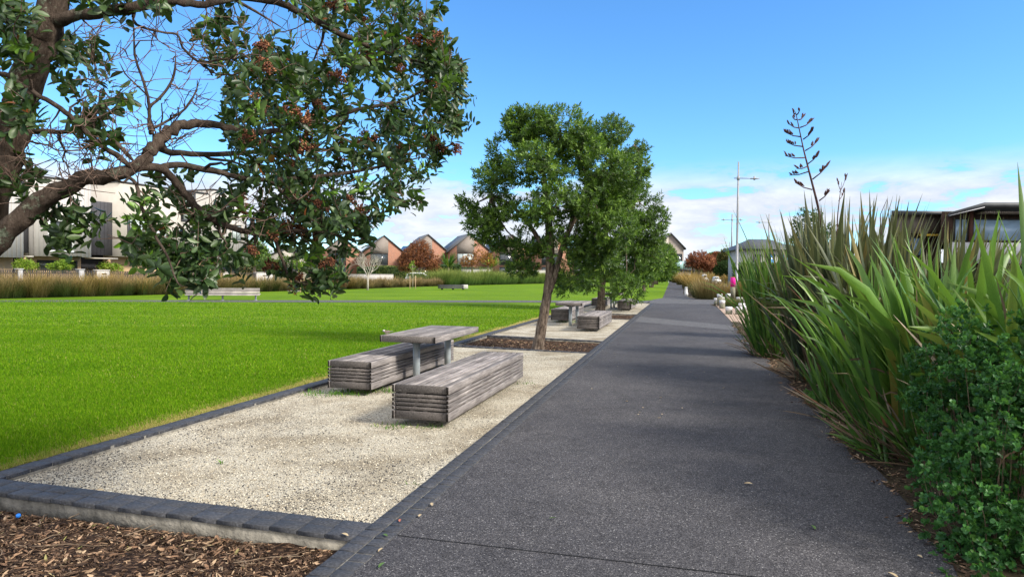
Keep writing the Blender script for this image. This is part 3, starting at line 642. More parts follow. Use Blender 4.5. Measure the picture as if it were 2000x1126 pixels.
BASE = np.array([-3.05, 3.35, -.10])
def dep(px): return 3.25+max(0, px-250)/650*1.25
nodes = []; nrad = []
trunk = MB()
def limb(pts, k=12, jag=.035, sub=4, sc=.62):
    """pts: (px, py, depth or None, radius in photo px)"""
    P = []; R = []
    for x, y, d, r in pts:
        d = dep(x) if d is None else d; P.append(Wp(x, y, d)); R.append(r*d/FPX*sc*.94)
    P = np.array(P); R = np.array(R)
    # smooth through the points
    Q = []; RR = []
    for i in range(len(P)-1):
        p0 = P[max(i-1, 0)]; p1 = P[i]; p2 = P[i+1]; p3 = P[min(i+2, len(P)-1)]
        for j in range(sub):
            u = j/sub; Q.append(.5*((2*p1)+(-p0+p2)*u+(2*p0-5*p1+4*p2-p3)*u*u+(-p0+3*p1-3*p2+p3)*u**3)); RR.append(R[i]+(R[i+1]-R[i])*u)
    Q.append(P[-1]); RR.append(R[-1]); Q = np.array(Q); RR = np.array(RR)
    Q[1:-1] += rng.standard_normal((len(Q)-2, 3))*np.minimum(RR[1:-1, None]*.16, .0045); RR[-3:] *= (.8, .5, .2)
    trunk.tube(Q, RR*(1+.035*rng.standard_normal(len(RR))), k, jag=jag, thick=np.clip((RR-.012)/.03, 0, 1))
    for q, r in zip(Q, RR): nodes.append(q); nrad.append(r)
limb([(-330, 1500, 3.35, 95), (-240, 1150, 3.35, 60), (-150, 800, 3.35, 50), (-75, 540, 3.35, 43), (-8, 360, 3.35, 38), (28, 240, 3.35, 35), (68, 110, 3.35, 34), (100, 20, 3.35, 31), (122, -120, 3.4, 26), (150, -320, 3.6, 18), (190, -560, 3.9, 8)], 20, .05, 6, .9)
limb([(-175, 850, 3.35, 42), (-110, 620, 3.3, 40), (-55, 530, 3.25, 38), (0, 468, 3.2, 37), (78, 395, 3.2, 33), (160, 352, 3.25, 27), (240, 337, None, 23), (280, 313, None, 21), (300, 286, None, 21), (330, 258, None, 19), (368, 243, None, 16), (415, 243, None, 13), (460, 254, None, 12), (520, 258, None, 10), (620, 237, None, 9), (700, 213, None, 7), (790, 195, None, 5), (868, 150, None, 3)], 18, .045, 5, .58)
limb([(270, 325, None, 15), (320, 332, None, 14), (346, 359, None, 13), (373, 393, None, 12), (400, 420, None, 11), (430, 437, None, 10), (485, 453, None, 9), (530, 460, None, 7), (550, 505, None, 5), (565, 540, None, 4), (585, 551, None, 3), (618, 545, None, 2)], 10)
limb([(485, 453, None, 6), (560, 450, None, 6), (640, 455, None, 5), (700, 470, None, 3), (735, 440, None, 2)], 8)
limb([(306, 329, None, 12), (346, 321, None, 11), (415, 333, None, 10), (493, 350, None, 8), (600, 347, None, 7), (720, 330, None, 5), (845, 302, None, 3)], 10)
limb([(240, 337, None, 8), (266, 360, 3.2, 7), (272, 392, 3.15, 7), (288, 425, 3.1, 6.5), (306, 465, 3.1, 6), (328, 502, 3.1, 4.5), (338, 532, 3.1, 3.5), (350, 556, 3.1, 3), (366, 560, 3.1, 2)], 8, sc=.52)
limb([(96, 48, 3.35, 26), (120, 40, 3.33, 14), (186, 23, 3.3, 13), (253, 17, None, 13), (320, 0, None, 11), (346, 4, None, 9), (400, 8, None, 8), (470, -4, None, 8), (540, 5, None, 7), (583, 21, None, 8), (650, 59, None, 7), (716, 88, None, 5), (780, 112, None, 4), (860, 130, None, 2.5)], 14, sc=.88)
limb([(262, 22, None, 6), (266, 48, None, 5), (314, 63, None, 4), (346, 68, None, 4), (357, 93, None, 4), (386, 120, None, 4), (425, 135, None, 3)], 8)
limb([(-10, 360, 3.35, 14), (-40, 170, 3.2, 9), (0, 144, 3.15, 8), (40, 163, 3.15, 8), (80, 189, 3.15, 8), (128, 219, 3.15, 8), (160, 250, 3.18, 8), (192, 282, 3.2, 8), (226, 302, 3.22, 9), (262, 330, 3.25, 11)], 9)
limb([(8, 262, 3.4, 14), (53, 256, 3.4, 9), (115, 258, 3.38, 8), (165, 256, 3.35, 7), (203, 260, 3.3, 7), (240, 293, 3.3, 7), (262, 318, 3.28, 8)], 9)
limb([(120, -120, 3.4, 18), (260, -210, 3.6, 15), (430, -200, 3.9, 12), (600, -130, 4.3, 9), (720, -40, 4.6, 6), (800, 30, 4.7, 3)], 9)
limb([(150, -320, 3.6, 12), (0, -420, 3.3, 9), (-200, -430, 3.1, 5)], 8)
limb([(10, 300, 3.4, 20), (-160, 120, 3.3, 15), (-380, 60, 3.3, 10), (-560, 40, 3.4, 5)], 9)
limb([(60, 110, 3.35, 20), (120, -40, 3.9, 15), (260, -60, 4.6, 10), (420, -20, 5.2, 7), (560, 60, 5.6, 4)], 9)
limb([(300, 286, None, 12), (350, 300, 4.0, 10), (450, 300, 4.7, 8), (580, 290, 5.3, 6), (700, 300, 5.7, 4), (780, 320, 5.9, 2)], 9)
limb([(296, 262, None, 7), (292, 235, None, 5), (291, 200, None, 4), (277, 149, None, 3.5), (263, 107, None, 3), (261, 53, None, 2), (256, 20, None, 1.2)], 7, sc=.8)
limb([(292, 210, None, 4), (322, 180, None, 3.5), (340, 145, None, 3), (343, 100, None, 2)], 6, sc=.8)
limb([(288, 185, None, 3), (250, 150, None, 2.5), (232, 120, None, 2)], 6)
limb([(300, 250, None, 5), (345, 225, None, 4), (375, 195, None, 3), (392, 150, None, 2)], 6)
NODES = np.array(nodes); NRAD = np.array(nrad)
nodes = list(NODES); nrad = list(NRAD)
# tips that carry leaves: sampled inside the outline seen in the photo, spread over a real depth
def tips(poly, n, d0, d1):
    poly = np.array(poly, float); lo = poly.min(0); hi = poly.max(0); out = []
    while len(out) < n:
        x, y = lo+(hi-lo)*rng.random(2)
        if inpoly(np.array([x]), np.array([y]), poly)[0]:
            b = dep(x); out.append(Wp(x, y, b+d0+(d1-d0)*rng.random()))
    return out
leafy = []
leafy += tips([(455, 150), (520, 120), (640, 110), (700, 10), (850, 0), (868, 55), (905, 130), (900, 235), (892, 290), (845, 335), (845, 365), (822, 405), (785, 400), (742, 425), (730, 445), (690, 470), (600, 440), (500, 330), (440, 250), (430, 190)], 420, -.5, 1.3)
leafy += tips([(430, 330), (560, 330), (700, 400), (720, 455), (688, 500), (670, 540), (648, 560), (610, 540), (560, 500), (520, 460), (450, 430)], 75, -.2, .6)
leafy += tips([(840, 60), (915, 140), (905, 240), (880, 320), (840, 300), (820, 150)], 40, -.3, .5)
leafy += tips([(400, 20), (560, 60), (640, 130), (480, 230), (420, 150), (380, 60)], 45, -.2, 1.2)
leafy += tips([(560, -60), (860, -60), (860, 30), (700, 70), (560, 20)], 60, -.3, 1.6)
leafy += tips([(250, 440), (320, 470), (430, 400), (480, 460), (520, 500), (440, 540), (400, 500), (330, 540), (300, 530), (255, 500)], 46, -.15, .35)
leafy += tips([(325, 530), (400, 520), (410, 548), (350, 566), (335, 552)], 7, -.15, .05)
leafy += tips([(70, 400), (130, 390), (190, 420), (230, 400), (220, 440), (140, 470), (90, 455)], 15, -.1, .2)
leafy += tips([(300, 340), (430, 340), (470, 420), (400, 440), (320, 400)], 14, -.1, .8)
leafy += tips([(255, 350), (300, 350), (350, 530), (310, 520)], 12, -.25, .0)
leafy += tips([(0, 320), (70, 330), (60, 390), (0, 390)], 8, -.1, .2)
leafy += tips([(90, 60), (190, 60), (225, 150), (170, 175), (95, 150)], 22, .1, .9)
leafy += tips([(0, 0), (60, 0), (65, 100), (0, 130)], 20, -.4, .1)
leafy += tips([(0, 130), (60, 120), (50, 300), (0, 320)], 7, -.5, -.1)
leafy += tips([(130, 190), (260, 190), (300, 250), (200, 280), (120, 240)], 13, -.1, .3)
leafy += tips([(520, 520), (660, 530), (672, 562), (630, 570), (560, 545)], 14, -.1, .2)
leafy += tips([(100, -20), (400, -30), (400, 10), (100, 5)], 14, -.2, 1.0)
leafy += tips([(-500, -500), (100, -600), (600, -300), (620, -60), (-100, -60), (-500, -100)], 120, -.8, 2.2)
leafy += tips([(-600, 0), (-60, 0), (-60, 300), (-400, 320), (-600, 200)], 60, -.6, .8)
bare = tips([(150, 30), (420, 60), (440, 240), (330, 300), (120, 300), (180, 150)] , 150, -.25, .4)
bare += tips([(0, 230), (250, 270), (300, 330), (120, 380), (0, 330)] , 120, -.2, .25)
bare += tips([(330, 350), (620, 400), (600, 500), (480, 470), (380, 430)], 60, -.2, .4)
bare += tips([(380, 0), (680, 40), (600, 180), (420, 120)], 60, -.2, .6)
# secondary boughs first: they thread the crown and the bare left part
boughs = tips([(440, 60), (860, 20), (900, 230), (840, 360), (700, 440), (480, 420), (420, 250)], 34, -.4, 1.2)+tips([(0, 120), (420, 60), (460, 330), (300, 330), (0, 340)], 20, -.25, .4)+tips([(300, 350), (640, 400), (660, 540), (480, 520), (330, 450)], 16, -.2, .4)
NN = np.array(nodes)
for p in sorted(boughs, key=lambda q: np.min(np.linalg.norm(NN-q, axis=1))):
    A_ = np.array(nodes); R_ = np.array(nrad); dd = np.linalg.norm(A_-p, axis=1)+.3*(R_ < .006); j = int(np.argmin(dd)); a = A_[j]; Ld = np.linalg.norm(p-a)
    k = max(5, int(Ld/.06)+2); u = np.linspace(0, 1, k); mid = (a+p)/2+rng.standard_normal(3)*Ld*.18+np.array([0, 0, -.10*Ld])
    Q = ((1-u)**2)[:, None]*a+(2*u*(1-u))[:, None]*mid+(u**2)[:, None]*p; Q[1:-1] += rng.standard_normal((k-2, 3))*.010
    RR = np.linspace(min(R_[j]*.7, .006+.010*Ld), .0028, k); trunk.tube(Q, RR, 7, cap=False, jag=.03, thick=0)
    for q, r in zip(Q[1:], RR[1:]): nodes.append(q); nrad.append(r)
allt = [(p, True) for p in leafy]+[(p, False) for p in bare]
NN = np.array(nodes)
dist = [np.min(np.linalg.norm(NN-p, axis=1)) for p, _ in allt]
order = np.argsort(dist)
twigs = MB(); ends = []
NA = np.zeros((20000, 3)); RA = np.zeros(20000); nn_ = len(nodes); NA[:nn_] = NN; RA[:nn_] = nrad
for ii in order:
    p, lf = allt[ii]; d = np.linalg.norm(NA[:nn_]-p, axis=1); j = int(np.argmin(d+.15*(RA[:nn_] < .002))); a = NA[j]; Ld = d[j]
    if Ld < .04: Ld = .04
    k = max(4, int(Ld/.06)+2); u = np.linspace(0, 1, k); mid = (a+p)/2+rng.standard_normal(3)*Ld*.16+np.array([0, 0, -.05*Ld])
    Q = ((1-u)**2)[:, None]*a+(2*u*(1-u))[:, None]*mid+(u**2)[:, None]*p
    Q[1:-1] += rng.standard_normal((k-2, 3))*min(.014, Ld*.05)
    r0 = min(RA[j]*.8, .0036+.014*Ld); r1 = .0024 if lf else .0016
    twigs.tube(Q, np.linspace(r0, r1, k), 5, cap=False)
    m_ = len(Q)-1; NA[nn_:nn_+m_] = Q[1:]; RA[nn_:nn_+m_] = np.linspace(r0, r1, k)[1:]; nn_ += m_
    dr = unit(Q[-1]-Q[-2])
    if lf: ends.append((Q, dr))
    if not lf or rng.random() < .5:       # forked dead spurs
        for q in range(rng.integers(1, 3)):
            st = Q[rng.integers(1, len(Q))]; e = st+unit(dr+rng.standard_normal(3)*.5+np.array([0, 0, .25]))*rng.uniform(.05, .17)
            twigs.tube([st, (st+e)/2+rng.standard_normal(3)*.006, e], [.0022, .0018, .0012], 4, cap=False)
LP = []; LD = []; LN = []; LL = []; LR = []
seeds = []
for Q, dr in ends:
    tip = Q[-1]; vig = rng.random(); young = rng.random() < .10
    dr = unit(dr*.7+np.array([0, 0, .35])+rng.standard_normal(3)*.35)
    side = unit(np.cross(dr, rng.standard_normal(3))); s2 = np.cross(dr, side); n = rng.integers(9, 15)
    for q in range(n):
        a = q*2.399+rng.normal()*.25; el = .55+.75*(1-q/n)+rng.normal()*.12 if q < n-2 else .3
        rad = side*math.cos(a)+s2*math.sin(a); d = unit(dr*math.cos(el)+rad*math.sin(el)+np.array([0, 0, -.10]))
        LP.append(tip-dr*(.012+.010*(n-q))+rad*.003); LD.append(d); LN.append(unit(dr*math.sin(el)-rad*math.cos(el)+rng.standard_normal(3)*.25))
        LL.append(rng.uniform(.048, .076)*(.8 if q > n-3 else 1)); LR.append(rng.uniform(.88, .97) if young else (rng.uniform(.0, .88) if rng.random() > .006 else 1.0))
    for q in range(rng.integers(1, 5)):   # a few pairs lower on the twig
        st = Q[rng.integers(len(Q)//2, len(Q))]
        for sg in (-1, 1):
            v = unit(np.cross(dr, rng.standard_normal(3))); LP.append(st); LD.append(unit(v*sg+dr*.5)); LN.append(unit(dr+rng.standard_normal(3)*.5)); LL.append(rng.uniform(.045, .075)); LR.append(rng.uniform(0, .84))
    sp = Q[-1]; pxx = 1000+FPX*sp[0]/sp[1]
    if (rng.random() < (.42 if pxx > 480 else .10)) and sp[2] < 4.0 and pxx > 380: seeds.append((tip, dr))
lv = MB(); LL = np.array(LL); leaves(lv, np.array(LP), np.array(LD), np.array(LN), LL, LL*rng.uniform(.36, .46, len(LL)), np.array(LR), .14)
pt = thing('coastal_tree', 'big dark leaved tree with lichen covered limbs and rusty seed heads at the upper left', 'tree', BASE)
trunk.build('trunk', M_BARK, pt, smooth=True, origin=BASE); twigs.build('twigs', M_TWIG, pt, origin=BASE); lv.build('leaves', M_PLEAF, pt, origin=BASE)
def seedmesh():
    mb = MB()
    for q in range(9):
        d = unit(np.array([rng.normal(), rng.normal(), abs(rng.normal())*.8+.3])); e = d*rng.uniform(.03, .05); mb.tube([(0, 0, 0), tuple(e*.6), tuple(e)], [.0016, .0014, .001], 4, rnd=.3)
        for w in range(13):
            c = e+rng.standard_normal(3)*.0085; s_ = rng.uniform(.0022, .0042); mb.blob(c, (s_, s_, s_*1.4), 4, 5, .15, rnd=rng.random())
    return mb
protos = [seedmesh().build('seed_cluster', M_SEED, pt) for _ in range(4)]
for i, (p, d) in enumerate(seeds[:98]):
    o = protos[i] if i < 4 else protos[i % 4].copy()
    if i >= 4: COL.objects.link(o); o.parent = pt
    o.location = Vector(p+d*.01-BASE); o.rotation_euler = unit_e = Vector(d+np.array([0, 0, .6])).to_track_quat('Z', 'Y').to_euler(); o.scale = (random.uniform(.8, 1.35),)*3
# ================================================================== trees beyond
M_TRUNK2 = (lambda m: m.col(m.ramp(m.noise(5, 6, .75, m.coord(scale=(4, 4, .9))), [(.36, (.03, .022, .018)), (.47, (.14, .105, .083)), (.66, (.33, .265, .21))])).bump(m.noise(5, 6, .75, m.coord(scale=(5, 5, .8))), 1.0, .09).m)(Mat('furrowed_bark', .95, .1))
M_CLEAF = leafmat('evergreen_leaf', [(0, (.045, .035, .018)), (.06, (.024, .042, .014)), (.3, (.042, .080, .018)), (.6, (.095, .17, .026)), (.8, (.19, .30, .04)), (1, (.34, .46, .07))], .5, .3, .25, (.18, .38, .02))
def crown(blobs, ntuft, per, ll, ww, up=.5, inner=.15, bright=.0, seed=0, gap=.0, rndf=None, simple=True):
    """blobs: (centre xyz, radii xyz). Tufts of leaves through the outer shell of every blob."""
    mb = MB(); B = [(np.array(c), np.array(r)) for c, r in blobs]; vol = np.array([np.prod(r)**(2/3) for _, r in B]); vol /= vol.sum()
    P = []; D = []
    for (c, r), v in zip(B, vol):
        n = int(ntuft*v)+1; d = rnd_unit(n); rad = (inner+(1-inner)*rng.random(n)**.42)
        rad *= 1+.10*np.sin(d[:, 0]*5+c[0]*3)*np.cos(d[:, 2]*6+c[2]); q = c+d*rad[:, None]*r
        P.append(q); D.append(d)
    P = np.concatenate(P); D = np.concatenate(D)
    if gap:
        f = np.sin(P[:, 0]*gap*2.1+1)*np.sin(P[:, 1]*gap*1.7+2)*np.sin(P[:, 2]*gap*2.6+.5)+.5*np.sin(P[:, 0]*gap*5)*np.sin(P[:, 2]*gap*4.4); k = f < .30; P = P[k]; D = D[k]
    n = len(P); D = unit(D+np.array([0, 0, up])+.45*rng.standard_normal((n, 3)))
    tb = rng.random(n); q = n*per; idx = np.repeat(np.arange(n), per); pos = np.tile(np.linspace(0, 1, per), n)
    s1 = unit(np.cross(D, rnd_unit(n)))[idx]; s2 = np.cross(D[idx], s1); a = np.tile(np.arange(per)*2.399, n)+rng.random(q)*.5; el = 1.25-.85*pos+rng.standard_normal(q)*.15
    rad = s1*np.cos(a)[:, None]+s2*np.sin(a)[:, None]; d = D[idx]*np.cos(el)[:, None]+rad*np.sin(el)[:, None]
    base = P[idx]+D[idx]*(pos*ll*1.1)[:, None]
    Nn = unit(D[idx]*np.sin(el)[:, None]-rad*np.cos(el)[:, None]+.3*rng.standard_normal((q, 3)))
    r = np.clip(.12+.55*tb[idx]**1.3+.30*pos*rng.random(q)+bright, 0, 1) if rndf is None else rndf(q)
    leaves(mb, base, d, Nn, ll*(.5+.9*rng.random(q)), ww*(.6+.75*rng.random(q)), r, .1, simple=simple); return mb, P
def branches(mb, top, P, n, r0, kk=6, sag=.1):
    for c in P[:n]:
        L_ = np.linalg.norm(c-top); k = 6; u = np.linspace(0, 1, k); mid = (top+c)/2+rng.standard_normal(3)*L_*.10+np.array([0, 0, -sag*L_])
        Q = ((1-u)**2)[:, None]*top+(2*u*(1-u))[:, None]*mid+(u**2)[:, None]*c; mb.tube(Q, np.linspace(r0, r0*.18, k), kk, cap=False)
def pxblobs(bl, Y, dfac=1.0): return [(Wp(x, y, Y+dy), (rx*Y/FPX, rx*Y/FPX*dfac, ry*Y/FPX)) for x, y, rx, ry, dy in bl]
def tree(name, label, base, trunkpts, bl, Y, ntuft, per, ll, ww, mleaf, group=None, mtr=None, gap=0, nbr=12, cat='tree', dfac=1.0, twign=60, up=.5, inner=.15, bright=0, rndf=None, tr0=None, tsc=.8):
    base = np.array(base, float); t = thing(name, label, cat, base, 0, group); blobs = pxblobs(bl, Y, dfac)
    cm, P = crown(blobs, ntuft, per, ll, ww, up, inner, bright, gap=gap, rndf=rndf); tm = MB()
    tops = []
    for tp in trunkpts:
        Q = np.array([Wp(x, y, Y+dy) for x, y, r, dy in tp]); R = np.array([r*Y/FPX*tsc for x, y, r, dy in tp])
        u = np.linspace(0, 1, 4*len(Q)); uu = np.linspace(0, 1, len(Q)); Qi = np.stack([np.interp(u, uu, Q[:, k]) for k in range(3)], 1); Ri = np.interp(u, uu, R)
        tm.tube(Qi, Ri, 14, jag=.05); tops.append(Q[-1])
    bc = np.array([c for c, _ in blobs])
    for i, c in enumerate(bc): tp = tops[int(np.argmin([np.linalg.norm(q-c) for q in tops]))]; branches(tm, tp, [c], 1, (tr0 or R[-1])*.7)
    idx = rng.permutation(len(P))[:twign]
    for i in idx: j = int(np.argmin(np.linalg.norm(bc-P[i], axis=1))); branches(tm, bc[j], [P[i]], 1, (tr0 or R[-1])*.22, 4)
    tm.build('trunk', mtr or M_TRUNK2, t, smooth=True, origin=base); cm.build('crown', mleaf, t, origin=base); return t
ta = [(1038, 250, 52, 40, 0), (1095, 255, 55, 42, -.2), (1000, 300, 48, 36, .3), (962, 358, 42, 36, 0), (925, 398, 30, 26, .1), (1050, 325, 62, 42, -.6), (1130, 300, 55, 45, .2), (1185, 335, 48, 36, -.3), (1000, 425, 55, 36, .1),
      (1075, 405, 60, 40, -.7), (1150, 400, 62, 48, -.2), (1025, 478, 42, 26, .3), (1215, 395, 42, 42, .4), (1190, 450, 50, 36, -.4), (948, 440, 38, 28, 0), (1240, 330, 28, 24, .2), (1105, 485, 50, 32, .0), (960, 480, 28, 18, .2), (1020, 525, 32, 16, .3), (1120, 540, 36, 22, .1), (1010, 240, 28, 25, .1), (1165, 500, 40, 28, 0)]
tree('evergreen_tree', 'leaning evergreen tree with a furrowed trunk standing in the first bark strip', ST(15.9, -3.25, -.06), 
     [[(1050, 690, 20, 0), (1052, 672, 14.5, 0), (1060, 625, 12, 0), (1068, 580, 11, 0), (1073, 545, 10.5, 0), (1075, 500, 11, 0), (1072, 440, 9, 0), (1065, 380, 7, 0), (1060, 320, 4, 0)], [(1068, 585, 7, 0), (1084, 540, 6.5, -.1), (1098, 480, 6, -.1), (1125, 420, 6, -.2), (1150, 350, 4, -.1)], [(1072, 500, 7, 0), (1035, 440, 5, .1), (1000, 400, 4, .1), (960, 380, 3, 0)]],
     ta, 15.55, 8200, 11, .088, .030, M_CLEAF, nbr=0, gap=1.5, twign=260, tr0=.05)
tb_ = [(1195, 262, 42, 34, 0), (1238, 282, 32, 28, 0), (1160, 290, 40, 34, 0), (1205, 330, 60, 42, 0), (1240, 400, 50, 46, 0), (1190, 430, 70, 50, 0), (1262, 452, 40, 40, 0), (1180, 500, 68, 40, 0), (1240, 525, 44, 36, 0), (1120, 530, 46, 32, 0), (1160, 555, 40, 18, -.5), (1222, 565, 36, 26, -1.2), (1105, 558, 22, 18, 0), (1283, 425, 22, 22, 0), (1200, 380, 70, 50, 1), (1255, 490, 48, 38, .5)]
tree('evergreen_tree', 'second evergreen tree, upright, with low foliage hanging over the farthest seats', ST(32.3, -3.85, -.05),
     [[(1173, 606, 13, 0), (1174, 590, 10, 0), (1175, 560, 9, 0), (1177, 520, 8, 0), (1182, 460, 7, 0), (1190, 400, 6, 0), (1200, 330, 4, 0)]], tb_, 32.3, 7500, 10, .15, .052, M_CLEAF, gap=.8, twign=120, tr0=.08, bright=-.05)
FT = 'small evergreen trees lining the far path'
for i, (bx, by, Y, bl, lb) in enumerate([
    (1257, 570, 66, [(1245, 505, 30, 30, 0), (1268, 520, 28, 26, 0), (1240, 535, 24, 22, 0), (1262, 490, 22, 20, 0)], 'young evergreen on a pale thin stem, nearest of the far path trees'),
    (1272, 561, 92, [(1280, 500, 26, 22, 0), (1292, 520, 24, 24, 0), (1272, 530, 20, 18, 0)], 'round evergreen with a short dark trunk, middle of the far path trees'),
    (1281, 555, 124, [(1298, 498, 20, 20, 0), (1306, 520, 17, 26, 0), (1290, 530, 16, 16, 0)], 'farthest evergreen of the row, crown touching the path edge')]):
    b = G(bx, by); r = 5 if i == 0 else 6
    tree('evergreen_tree', lb, b, [[(bx, by, r, 0), (bx+1, by-20, r*.8, 0), (bx+2, by-45, r*.6, 0)]], bl, b[1], 1500, 7, .24+.08*i, .10+.03*i, M_CLEAF, FT, twign=20, tr0=.06, bright=.06, mtr=None)
# ================================================================== flax, shrub and posts right of the path
def flaxmat(name, lo, mid, hi, tip, rough=.42, tr=.25, trc=(.22, .42, .03)):
    m = Mat(name, rough, .4); f = m.ramp(m.attr('rnd'), [(0, lo), (.45, mid), (.9, hi), (1, (.30, .22, .07))])
    streak = m.noise(3, 3, .6, m.coord(scale=(60, 60, 3)))
    f = m.mix(1.0, f, m.ramp(streak, [(.3, (.8, .8, .8)), (.7, (1.2, 1.2, 1.15))]), 'MULTIPLY')
    f = m.mix(m.ramp(m.attr('hgt'), [(.72, (0, 0, 0)), (1.0, (.75, .75, .75))]), f, tip)
    return m.col(f).translucent(m.mix(.5, f, trc), tr).m
M_FLB = flaxmat('broad_flax_leaf', (.022, .058, .018), (.042, .110, .024), (.125, .25, .035), (.16, .24, .05))
M_FLD = flaxmat('bronze_flax_leaf', (.016, .028, .018), (.038, .058, .028), (.095, .12, .042), (.13, .13, .05), .5, .18, (.25, .25, .06))
M_FLN = flaxmat('narrow_flax_leaf', (.016, .050, .015), (.040, .11, .022), (.12, .24, .04), (.17, .22, .05))
M_DEAD = (lambda m: m.col(m.ramp(m.attr('rnd'), [(0, (.07, .045, .03)), (.5, (.20, .145, .10)), (.85, (.38, .31, .24)), (1, (.34, .10, .03))])).m)(Mat('dead_flax_leaf', .9, .1))
M_STALK = (lambda m: m.col(m.ramp(m.noise(8, 4), [(.3, (.035, .018, .018)), (.7, (.11, .055, .05))])).m)(Mat('flower_stalk', .8, .2))
def strap(mb, c, n, l0, l1, w0, w1, lean0, lean1, b0, b1, r=.3, az=None, azs=None, rn=(0, 1), fold=.16, seg=7, z0=0, ell=(1, 1)):
    a = rng.random(n)*6.283 if az is None else az+azs*rng.standard_normal(n)
    q = r*np.sqrt(rng.random(n)); a2 = a+rng.standard_normal(n)*.9 if az is None else rng.random(n)*6.283; P = np.stack([c[0]+np.cos(a2)*q*ell[0], c[1]+np.sin(a2)*q*ell[1], np.full(n, z0)], 1)
    u = rng.random(n); blades(mb, P, a, lean0+(lean1-lean0)*rng.random(n)**1.2, b0+(b1-b0)*rng.random(n)**1.6, l0+(l1-l0)*u, w0+(w1-w0)*rng.random(n), rn[0]+(rn[1]-rn[0])*rng.random(n), seg=seg, fold=fold, twist=1.0, taper=1.3, pw=1.2)
def flax(name, label, c, live, dead=(), mat=None, cat='flax'):
    t = thing(name, label, cat, (c[0], c[1], -.01)); mb = MB()
    for a in live: strap(mb, c, **a)
    mb.build('leaves', mat, t, origin=(c[0], c[1], -.01)); 
    if dead:
        mb = MB()
        for a in dead: strap(mb, c, **a)
        mb.build('dead_leaves', M_DEAD, t, origin=(c[0], c[1], -.01))
    return t
cD = ST(15.2, 1.84)
flax('flax_plant', 'narrow leaved green flax clump, farthest along the path edge beside the white topped posts', cD,
     [dict(n=360, l0=1.4, l1=2.6, w0=.045, w1=.072, lean0=.02, lean1=.30, b0=.05, b1=.45, r=.42), dict(n=260, l0=.5, l1=1.3, w0=.02, w1=.035, lean0=.2, lean1=.75, b0=.0, b1=.4, r=.50, rn=(0, .6)), dict(n=10, l0=1.9, l1=2.3, w0=.03, w1=.045, lean0=.3, lean1=.5, b0=1.0, b1=1.9, r=.3, rn=(.6, .95))],
     [dict(n=160, l0=.2, l1=.8, w0=.015, w1=.03, lean0=.5, lean1=1.4, b0=0, b1=.6, r=.50, fold=0)], M_FLN)
cC = ST(11.7, 2.42)
tC = flax('flax_plant', 'tall bronze green flax with a dark branching seed stalk, rising highest beside the path', cC,
     [dict(n=270, l0=1.8, l1=3.0, w0=.08, w1=.125, lean0=.0, lean1=.36, b0=.0, b1=.28, r=.62), dict(n=230, l0=.7, l1=1.8, w0=.045, w1=.08, lean0=.15, lean1=.62, b0=.0, b1=.3, r=.72, rn=(0, .6)),
      dict(n=22, l0=1.6, l1=2.4, w0=.07, w1=.10, lean0=.1, lean1=.4, b0=1.6, b1=2.8, r=.5, rn=(.5, .95))],
     [dict(n=240, l0=.2, l1=.9, w0=.02, w1=.05, lean0=.4, lean1=1.4, b0=0, b1=.8, r=.75, fold=0), dict(n=40, l0=.8, l1=2.2, w0=.015, w1=.04, lean0=.1, lean1=.9, b0=0, b1=2.4, r=.7, fold=0), dict(n=3, l0=1.3, l1=1.6, w0=.05, w1=.06, lean0=.25, lean1=.4, b0=0, b1=.1, r=.6, rn=(1, 1), az=3.6, azs=.2)], M_FLD)
cE = ST(10.3, 3.0)
flax('flax_plant', 'olive flax clump with yellowing upright leaves, behind and right of the tallest flax', cE,
     [dict(n=220, l0=1.6, l1=2.6, w0=.07, w1=.11, lean0=.0, lean1=.42, b0=.0, b1=.5, r=.7, rn=(.15, 1)), dict(n=26, l0=1.6, l1=2.4, w0=.07, w1=.10, lean0=.1, lean1=.5, b0=1.4, b1=2.7, r=.5, rn=(.4, 1))],
     [dict(n=90, l0=.8, l1=2.4, w0=.015, w1=.05, lean0=.1, lean1=.9, b0=0, b1=2.0, r=.7, fold=0)], M_FLD)
cB = ST(7.1, 2.42)
flax('flax_plant', 'lush broad leaved bright flax arching toward the path behind the small leaved shrub', cB,
     [dict(n=135, l0=1.4, l1=2.3, w0=.09, w1=.135, lean0=.0, lean1=.48, b0=.2, b1=1.9, r=.50, rn=(.3, 1)), dict(n=45, l0=1.5, l1=2.15, w0=.09, w1=.135, lean0=.0, lean1=.35, b0=.0, b1=.8, r=.4, rn=(.1, .97)),
      dict(n=360, l0=.7, l1=1.45, w0=.032, w1=.060, lean0=.05, lean1=.62, b0=-.1, b1=.7, r=.62, az=2.9, azs=1.2, rn=(0, .75), ell=(1, 1.3)), dict(n=240, l0=.3, l1=.8, w0=.018, w1=.038, lean0=.4, lean1=1.2, b0=-.1, b1=.6, r=.80, az=3.0, azs=.8, rn=(.1, .8))],
     [dict(n=240, l0=.3, l1=1.0, w0=.014, w1=.034, lean0=.35, lean1=1.2, b0=-.2, b1=.4, r=.70, az=2.9, azs=.6, fold=0), dict(n=80, l0=.3, l1=.8, w0=.008, w1=.02, lean0=1.0, lean1=1.6, b0=0, b1=.4, r=.80, az=3.1, azs=.9, fold=0), dict(n=40, l0=.6, l1=1.7, w0=.03, w1=.07, lean0=.1, lean1=.9, b0=0, b1=2.2, r=.5, fold=0)], M_FLB)
cG = ST(8.8, 2.15)
